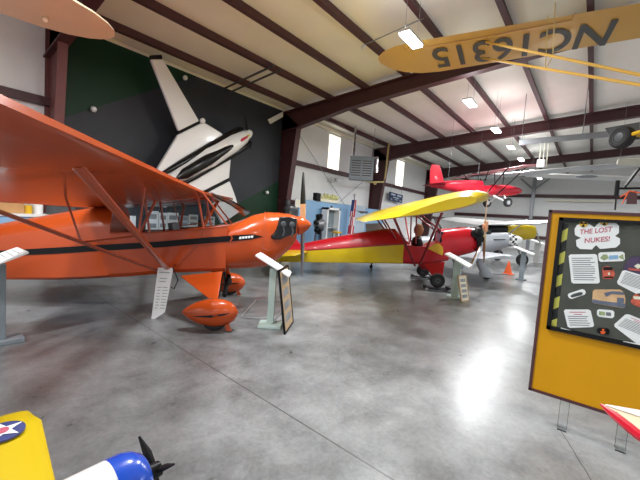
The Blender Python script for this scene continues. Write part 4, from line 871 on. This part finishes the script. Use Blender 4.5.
# yellow model / flowers above the partition
pp0 = onY(329, 200, Yp+.03)
t = thing('planter_box', 'box of pale yellow flowers standing on top of the blue partition', 'planter', (pp0.x, Yp+.03, 2.22)); 
MB().box((-.7, -.09, 0), (.7, .09, .12)).build('box', 'ivory', t)
fl = MB()
for k in range(40): fl.ball((random.uniform(-.66, .66), random.uniform(-.08, .08), .12+random.random()*.2), .05+.03*random.random(), 6)
fl.build('blooms', 'flower', t)['kind'] = 'stuff'
tag(MB().box((-.14, -.1, 0), (.14, .1, .34)).lathe([(.07, 0), (.08, .01), (.03, .012)], (0, -.1, .12), (0, -1, 0), 14).lathe([(.04, 0), (.045, .01)], (0, -.1, .26), (0, -1, 0), 12).build('loudspeaker', 'black', bevel=.01), 'small black loudspeaker on the blue partition left of the flower box', 'loudspeaker').location = (onY(317.5, 198, Yp+.03).x-.05, Yp+.03, 2.22)
# flag
p = atY(352, 230, 8.9); t = thing('flag_on_pole', 'american flag hanging furled on a tall pole before the blue partition', 'flag', (p.x, 8.9, 0))
MB().lathe([(.2, 0), (.2, .04), (.04, .07), (.02, .1)], n=16).build('base', 'deep_yellow', t); MB().tube([(0, 0, .06), (0, 0, 2.62)], .018).build('pole', 'dark_grey', t); MB().ball((0, 0, 2.68), .06).build('finial', 'aluminium', t)
def drape(z0, z1, w0, w1, dx0, dx1, n=18, rows=12):
    R = []
    for i in range(rows+1):
        u = i/rows; z = z1+(z0-z1)*u; w = w0+(w1-w0)*u; dx = dx0+(dx1-dx0)*u
        R.append([V((dx+w*math.cos(2*PI*j/n)*(1+.35*math.cos(5*2*PI*j/n)), .10*math.sin(2*PI*j/n)*(1+.35*math.cos(5*2*PI*j/n+.5*u)), z)) for j in range(n)])
    return R
fm = MB(); R = drape(.85, 2.45, .05, .15, -.02, -.09)
fm.loft(R, mfun=lambda i, j: 2 if i < 4 and j < 11 else (1 if (j+i//3) % 3 == 0 else 0)); fm.build('cloth', ['flag_red', 'paper', 'flag_blue'], t)
# engine on stand behind the orange spinner
def engine_display(px, py, Y, label, r):
    c = onY(px, py, Y); t = thing('engine_display', label, 'engine', (c.x, Y, 0)); z = c.z
    MB().box((-.35, -.3, 0), (.35, .3, .06)).tube([(-.25, 0, .06), (-.15, 0, z-.2)], .04).tube([(.25, 0, .06), (.15, 0, z-.2)], .04).build('stand', 'dark_grey', t)
    MB().lathe([(r*.3, -.2), (r*.5, -.15), (r*.5, .15), (r*.3, .25)], (0, 0, z), (.3, -1, 0), 18).build('crankcase', 'steel_grey', t)
    for k in range(7):
        a = 2*PI*k/7+.3; d = V((math.cos(a)*.95, .28*math.cos(a), math.sin(a))).normalized(); mb = MB()
        for q in range(6): mb.lathe([(r*.17, 0), (r*.2, .01), (r*.2, .03), (r*.17, .04)], V((0, 0, z))+d*(r*.45+.055*q*r*1.6), d, 12)
        mb.build('cylinder', 'black', t)
engine_display(319, 224, 8.6, 'black radial engine on a stand right behind the orange spinner', .42)
t = thing('workshop_stool', 'dark stool with yellow seat beside the display case', 'stool', onY(337, 232, 8.1)*1-V((0, 0, onY(337, 232, 8.1).z)))
MB().lathe([(.2, .95), (.21, .97), (.2, 1.02)], n=18).build('seat', 'deep_yellow', t)
for a in (.8, 2.4, 3.9, 5.5): MB().tube([(.16*math.cos(a), .16*math.sin(a), .95), (.24*math.cos(a), .24*math.sin(a), 0)], .018).build('leg', 'dark_grey', t)
t = thing('pedestal_globe', 'dark bronze bust on white pedestal beside the steel column', 'statue', (onY(288, 206, 9.3).x-.02, 9.3, 0))
MB().box((-.16, -.16, 0), (.16, .16, 1.55)).build('pedestal', 'ivory', t, bevel=.01); MB().lathe([(.08, 1.55), (.05, 1.62), (.13, 1.72), (.15, 1.80), (.07, 1.9), (.10, 1.98), (.10, 2.08), (.05, 2.15)], n=16).build('bust', 'dark_grey', t)
# unit heater
hp = onY(361.5, 168, 8.6)
t = thing('unit_heater', 'grey louvred unit heater hanging by the second steel column', 'heater', hp, math.atan2(-hp.y, -hp.x))
MB().box((-.6, -.55, -.53), (0, .55, .53)).build('cabinet', 'steel_grey', t, bevel=.01)
MB().box((0, -.55, .38), (.012, .55, .53)).box((0, -.55, -.53), (.012, .55, -.40)).box((0, -.55, -.4), (.012, -.47, .4)).box((0, .47, -.4), (.012, .55, .4)).box((0, -.04, -.4), (.012, .04, .4)).build('face_frame', 'grey_paint', t)
lv = MB()
for s in (-.255, .255):
    for k in range(7): lv.obox((.01, s, -.33+.11*k), (.022, 0, -.03), (0, .21, 0), (.002, 0, .004))
lv.build('louvres', 'dark_grey', t)
MB().tube([(-.1, .68, -.15), (-.1, .68, .42), (-.3, .68, .54), (-.45, .55, .5)], .09, 12).build('flue_elbow', 'chrome', t)
cables(t, [((-.1, -.42, .5), (-.1, -.42, roofz(hp.y)-hp.z-.02)), ((-.3, -.42, .5), (-.3, -.42, roofz(hp.y)-hp.z-.02))], 'chrome', .06, 'flue_pipe', 10)
cables(t, [((-.3, -.45, .5), (-.3, -.45, roofz(hp.y)-hp.z-.02)), ((-.5, .5, .5), (-.5, .5, roofz(hp.y)-hp.z-.02))], r=.012, name='hanger_rod')
# gas pipe on the second column
xg = 17.22; a = V((xg, 9.0, 5.0)); pts = [onY(389, 143, 9.0), onY(385, 178, 9.05), onY(383.5, 182, 9.05), onY(370, 182, 9.1), onY(366, 181, 9.0)]
o = pts[0].copy(); tag(MB().tube([p-o for p in pts], .045, 8).ball(pts[3]-o+V((.5, 0, 0)), .09).build('gas_pipe', 'gas_yellow'), 'yellowish gas pipe running down the second steel column', 'pipe').location = o
# navy hanging sign
a, b, c, d = onY(389.6, 191.5, 9.9), onY(403, 195.3, 9.9), onY(402.0, 203.2, 9.9), onY(389.2, 199.8, 9.9)
t = thing('hanging_sign', 'small navy blue sign with pale lettering hanging from the wall beam', 'sign', a)
MB().prism([V((0, 0, 0)), b-a, c-a, d-a], (0, .04, 0)).build('panel', 'navy', t)
lt = MB()
for (u0, u1, v0, v1) in ((.12, .42, .14, .34), (.55, .88, .14, .34), (.28, .7, .5, .62), (.1, .2, .78, .9), (.4, .6, .74, .84), (.75, .9, .76, .88)):
    lt.prism([(b-a)*u+(d-a)*v+V((0, -.004, 0)) for u, v in ((u0, v0), (u1, v0), (u1, v1), (u0, v1))], (0, -.004, 0))
lt.build('lettering', 'pale_blue', t); cables(t, [((b-a)*.1+V((0, .02, 0)), (b-a)*.1+V((0, .02, .45))), ((b-a)*.9+V((0, .02, 0)), (b-a)*.9+V((0, .02, .85)))], name='hanger_wire')
# white plate beside the first column and wall lamps
a, b, c, d = [onY(x, y, 9.85) for x, y in ((268.5, 119.5), (283, 111.8), (283, 116.8), (270.8, 123.8))]
tag(MB().prism([p-a for p in (a, b, c, d)], (0, .05, 0)).build('white_plate', 'white'), 'white rectangular plate tilted on the mural beside the steel column top', 'sign').location = a
for (x, y, Y, lb) in ((93, 109.5, 9.97, 'small round white wall lamp on the mural above the orange wing'), (184.5, 78, 9.97, 'small round white wall lamp high on the mural right of the white wing'), (266.5, 192.5, 9.97, 'small round white wall lamp on the green mural corner')):
    p = onY(x, y, Y); t = thing('wall_lamp', lb, 'wall lamp', p, 0, 'round lamps on the mural')
    MB().lathe([(.05, 0), (.05, .06)], (0, .06, 0), (0, -1, 0), 12).build('bracket', 'steel_grey', t); MB().ball((0, -.04, 0), .07, 12).build('globe', 'white', t)
p = onY(333, 180, 10.0); t = thing('wall_lamp', 'twin white emergency lamp on the white wall below the window beam', 'wall lamp', p)
MB().box((-.2, .0, -.08), (.2, .17, .08)).build('bracket', 'white', t)
for s in (-.16, .16): MB().ball((s, -.05, .02), .09, 10).build('lamp_head', 'aluminium', t)
# double pipe crossing the first purlins
a1, b1 = onY(226, 90, 9.8), onY(276, 66.5, 7.4); a1.z = min(a1.z, roofz(9.8)-.22)
for k, lb in ((0, 'dark roof pipe crossing the first two beams, the left of a pair'), (.3, 'dark roof pipe crossing the first two beams, the right of a pair')):
    pa, pb_ = V((a1.x+k, 10.0, roofz(10.0)-.235)), V((b1.x+k, 7.5, roofz(7.5)-.235))
    tag(MB().tube([V((0, 0, 0)), pb_-pa], .03, 8).build('roof_pipe', 'dark_grey'), lb, 'pipe', 'paired pipes at the roof').location = pa
# cable between purlins with its small white lamp
pa, pb_ = onZ(364, 45, 5.95), onZ(424, 18, 6.1)
t = thing('emergency_lamp', 'tiny white lamp on a thin conduit between roof beams left of the yellow wing', 'lamp', pa)
MB().tube([V((0, 0, 0)), pb_-pa], .012, 6).build('conduit', 'grey_paint', t); MB().lathe([(.03, 0), (.05, .1)], (0, 0, 0), (-.3, .3, -1), 10).build('lamp_head', 'white', t)

# ------------------------------------------------------------------ model airplanes in the foreground
def pedestal(parent_label, loc, h, nm='display_pedestal'):
    t = thing(nm, parent_label, 'pedestal', loc); MB().box((-.13, -.13, 0), (.13, .13, h-.03)).build('column', 'white', t, bevel=.005); MB().box((-.16, -.16, h-.03), (.16, .16, h)).build('top', 'white', t, bevel=.005)
zm = 1.0
ma = V((.18, .72, 0)); t = thing('model_airplane', 'model airplane with yellow star-marked wing and blue and white nose in front', 'model airplane', ma)
le_t, le_r = onZ(39.5, 411, zm)-ma, onZ(55, 480, zm)-ma
te_t = onZ(-60, 432, zm)-ma

wch = .30
root = le_t+(le_r-le_t)*1.15
st = []
for k in (0, .01, .025, .05, .09, .14, .3, 1.0):
    p = le_t.lerp(root, k); r = 1 if k > .14 else .86+.14*math.sqrt(max(0, 1-((.14-k)/.14)**2))
    q = p+V((-wch*r, .0, 0)); p = p+V((-.018*(1-k/.14) if k < .14 else 0, .012 if k == 0 else 0, 0)); st.append((p, q))
MB().wing(st, .09, 10).build('wing', 'deep_yellow' if False else 'yellow', t)
st2 = [(V((p.x, -2*0-p.y+0, p.z)), V((q.x, -q.y, q.z))) for p, q in st]
MB().wing(st2, .09, 10).build('wing', 'yellow', t)
rcn = onZ(2, 433, zm+.022)-ma
rd = MB().lathe([(.044, 0), (.044, .004)], rcn, (0, 0, 1), 32)
stp = [rcn+V((0, 0, .005))+V((math.sin(2*PI*k/10), math.cos(2*PI*k/10), 0))*(.042 if k % 2 == 0 else .017) for k in range(10)]
rd.prism(stp, (0, 0, .001), 1); rd.lathe([(.013, .006), (.013, .0075)], rcn, (0, 0, 1), 18, 2); rd.build('star_roundel', ['roundel_blue', 'paper', 'red_ink'], t)
xn = onZ(126, 449, zm).x-ma.x; xm = onZ(96, 463, zm).x-ma.x; zm2 = .93; R0 = .075; xn = onZ(116, 452, zm2).x-ma.x; xm = onZ(88, 465, zm2).x-ma.x; yfu = onZ(123, 450, zm2+R0*.75).y-ma.y-R0*.72
def cyl(prof, m, nm): return MB().lathe(prof, (0, yfu, zm2), (1, 0, 0), 28).build(nm, m, t)
cyl([(.05, xn+.012), (R0*.75, xn+.008), (R0*.93, xn-.012), (R0, xn-.035), (R0, xm)][::-1], 'model_blue', 'cowling')
cyl([(R0*.99, xm+.001), (R0*.97, xm-.1), (R0*.7, -.45), (.02, -.75)], 'white_gloss', 'fuselage')
pr = cyl([(.006, xn+.055), (.018, xn+.05), (.02, xn+.02), (.035, xn+.012)][::-1], 'black', 'propeller_shaft')
for a in (25, 145, 265):
    d = V((0, math.cos(math.radians(a)), math.sin(math.radians(a)))); MB().tube([V((xn+.04, yfu, zm2)), V((xn+.04, yfu, zm2))+d*.05, V((xn+.04, yfu, zm2))+d*.105], [.006, .011, .003], 8, flat=.4, up=(1, 0, .8)).build('propeller_blade', 'black', t)
MB().tube([(-.1, yfu, zm2-.05), (-.1, yfu, .78)], .012).build('support_rod', 'aluminium', t)
pedestal('white pedestal under the yellow winged model airplane', (ma.x-.1, ma.y+yfu, 0), .80)
# red and cream wing tip at the lower right
mb_ = V((1.35, -.62, 0)); t = thing('model_airplane', 'model airplane whose cream wing with red edge pokes in beside the yellow board', 'model airplane', mb_)
def W(x, y, z=zm): return onZ(x, y, z)-mb_
T_ = W(601, 404.5); a1 = W(640, 436); b1 = W(640, 411.5)
dirw = (a1-T_)
st = [(T_+V((0, 0, 0)), T_+V((.004, -.001, 0))), (T_.lerp(a1, .35), T_.lerp(b1, .35)), (T_.lerp(a1, .7), T_.lerp(b1, .7)), (a1, b1), (a1+(a1-T_)*.5+V((0, -.06, 0)), b1+V((0.02, -.18, 0))), (a1+V((-.02, -.35, 0)), b1+V((.02, -.38, 0)))]
MB().wing(st, .10, 8).build('wing', 'cream', t)
MB().tube([p for p, q in st][:5], [.004, .014, .016, .016, .016], 8).build('leading_edge', 'bright_red', t)
MB().prism([T_.lerp(b1, .12)+V((0, 0, .003)), b1+V((0, 0, .004)), b1.lerp(a1, .42)+V((0, 0, .014)), T_.lerp(b1, .12).lerp(T_.lerp(a1, .12), .42)+V((0, 0, .004))], (0, 0, .0015)).build('white_stripe', 'white', t)
MB().lathe([(.02, -.4), (.06, -.2), (.07, .1), (.05, .25), (.01, .3)], (0, 0, zm-.03), (.8, .2, 0), 20).build('fuselage', 'bright_red', t)
MB().tube([(0, 0, zm-.09), (0, 0, .82)], .012).build('support_rod', 'aluminium', t)
pedestal('white pedestal under the red edged model airplane', (mb_.x, mb_.y, 0), .82)

# ------------------------------------------------------------------ daylight and view
w = bpy.data.worlds.new('daylight'); SC.world = w; w.use_nodes = True
bg = w.node_tree.nodes['Background']; bg.inputs[0].default_value = (.93, .96, 1, 1); bg.inputs[1].default_value = 1.0
SC.view_settings.view_transform = 'Standard'; SC.view_settings.look = 'None'; SC.view_settings.gamma = 1; SC.view_settings.exposure = 0.12
try: SC.cycles.use_denoising = True; SC.cycles.max_bounces = 8
except Exception: pass
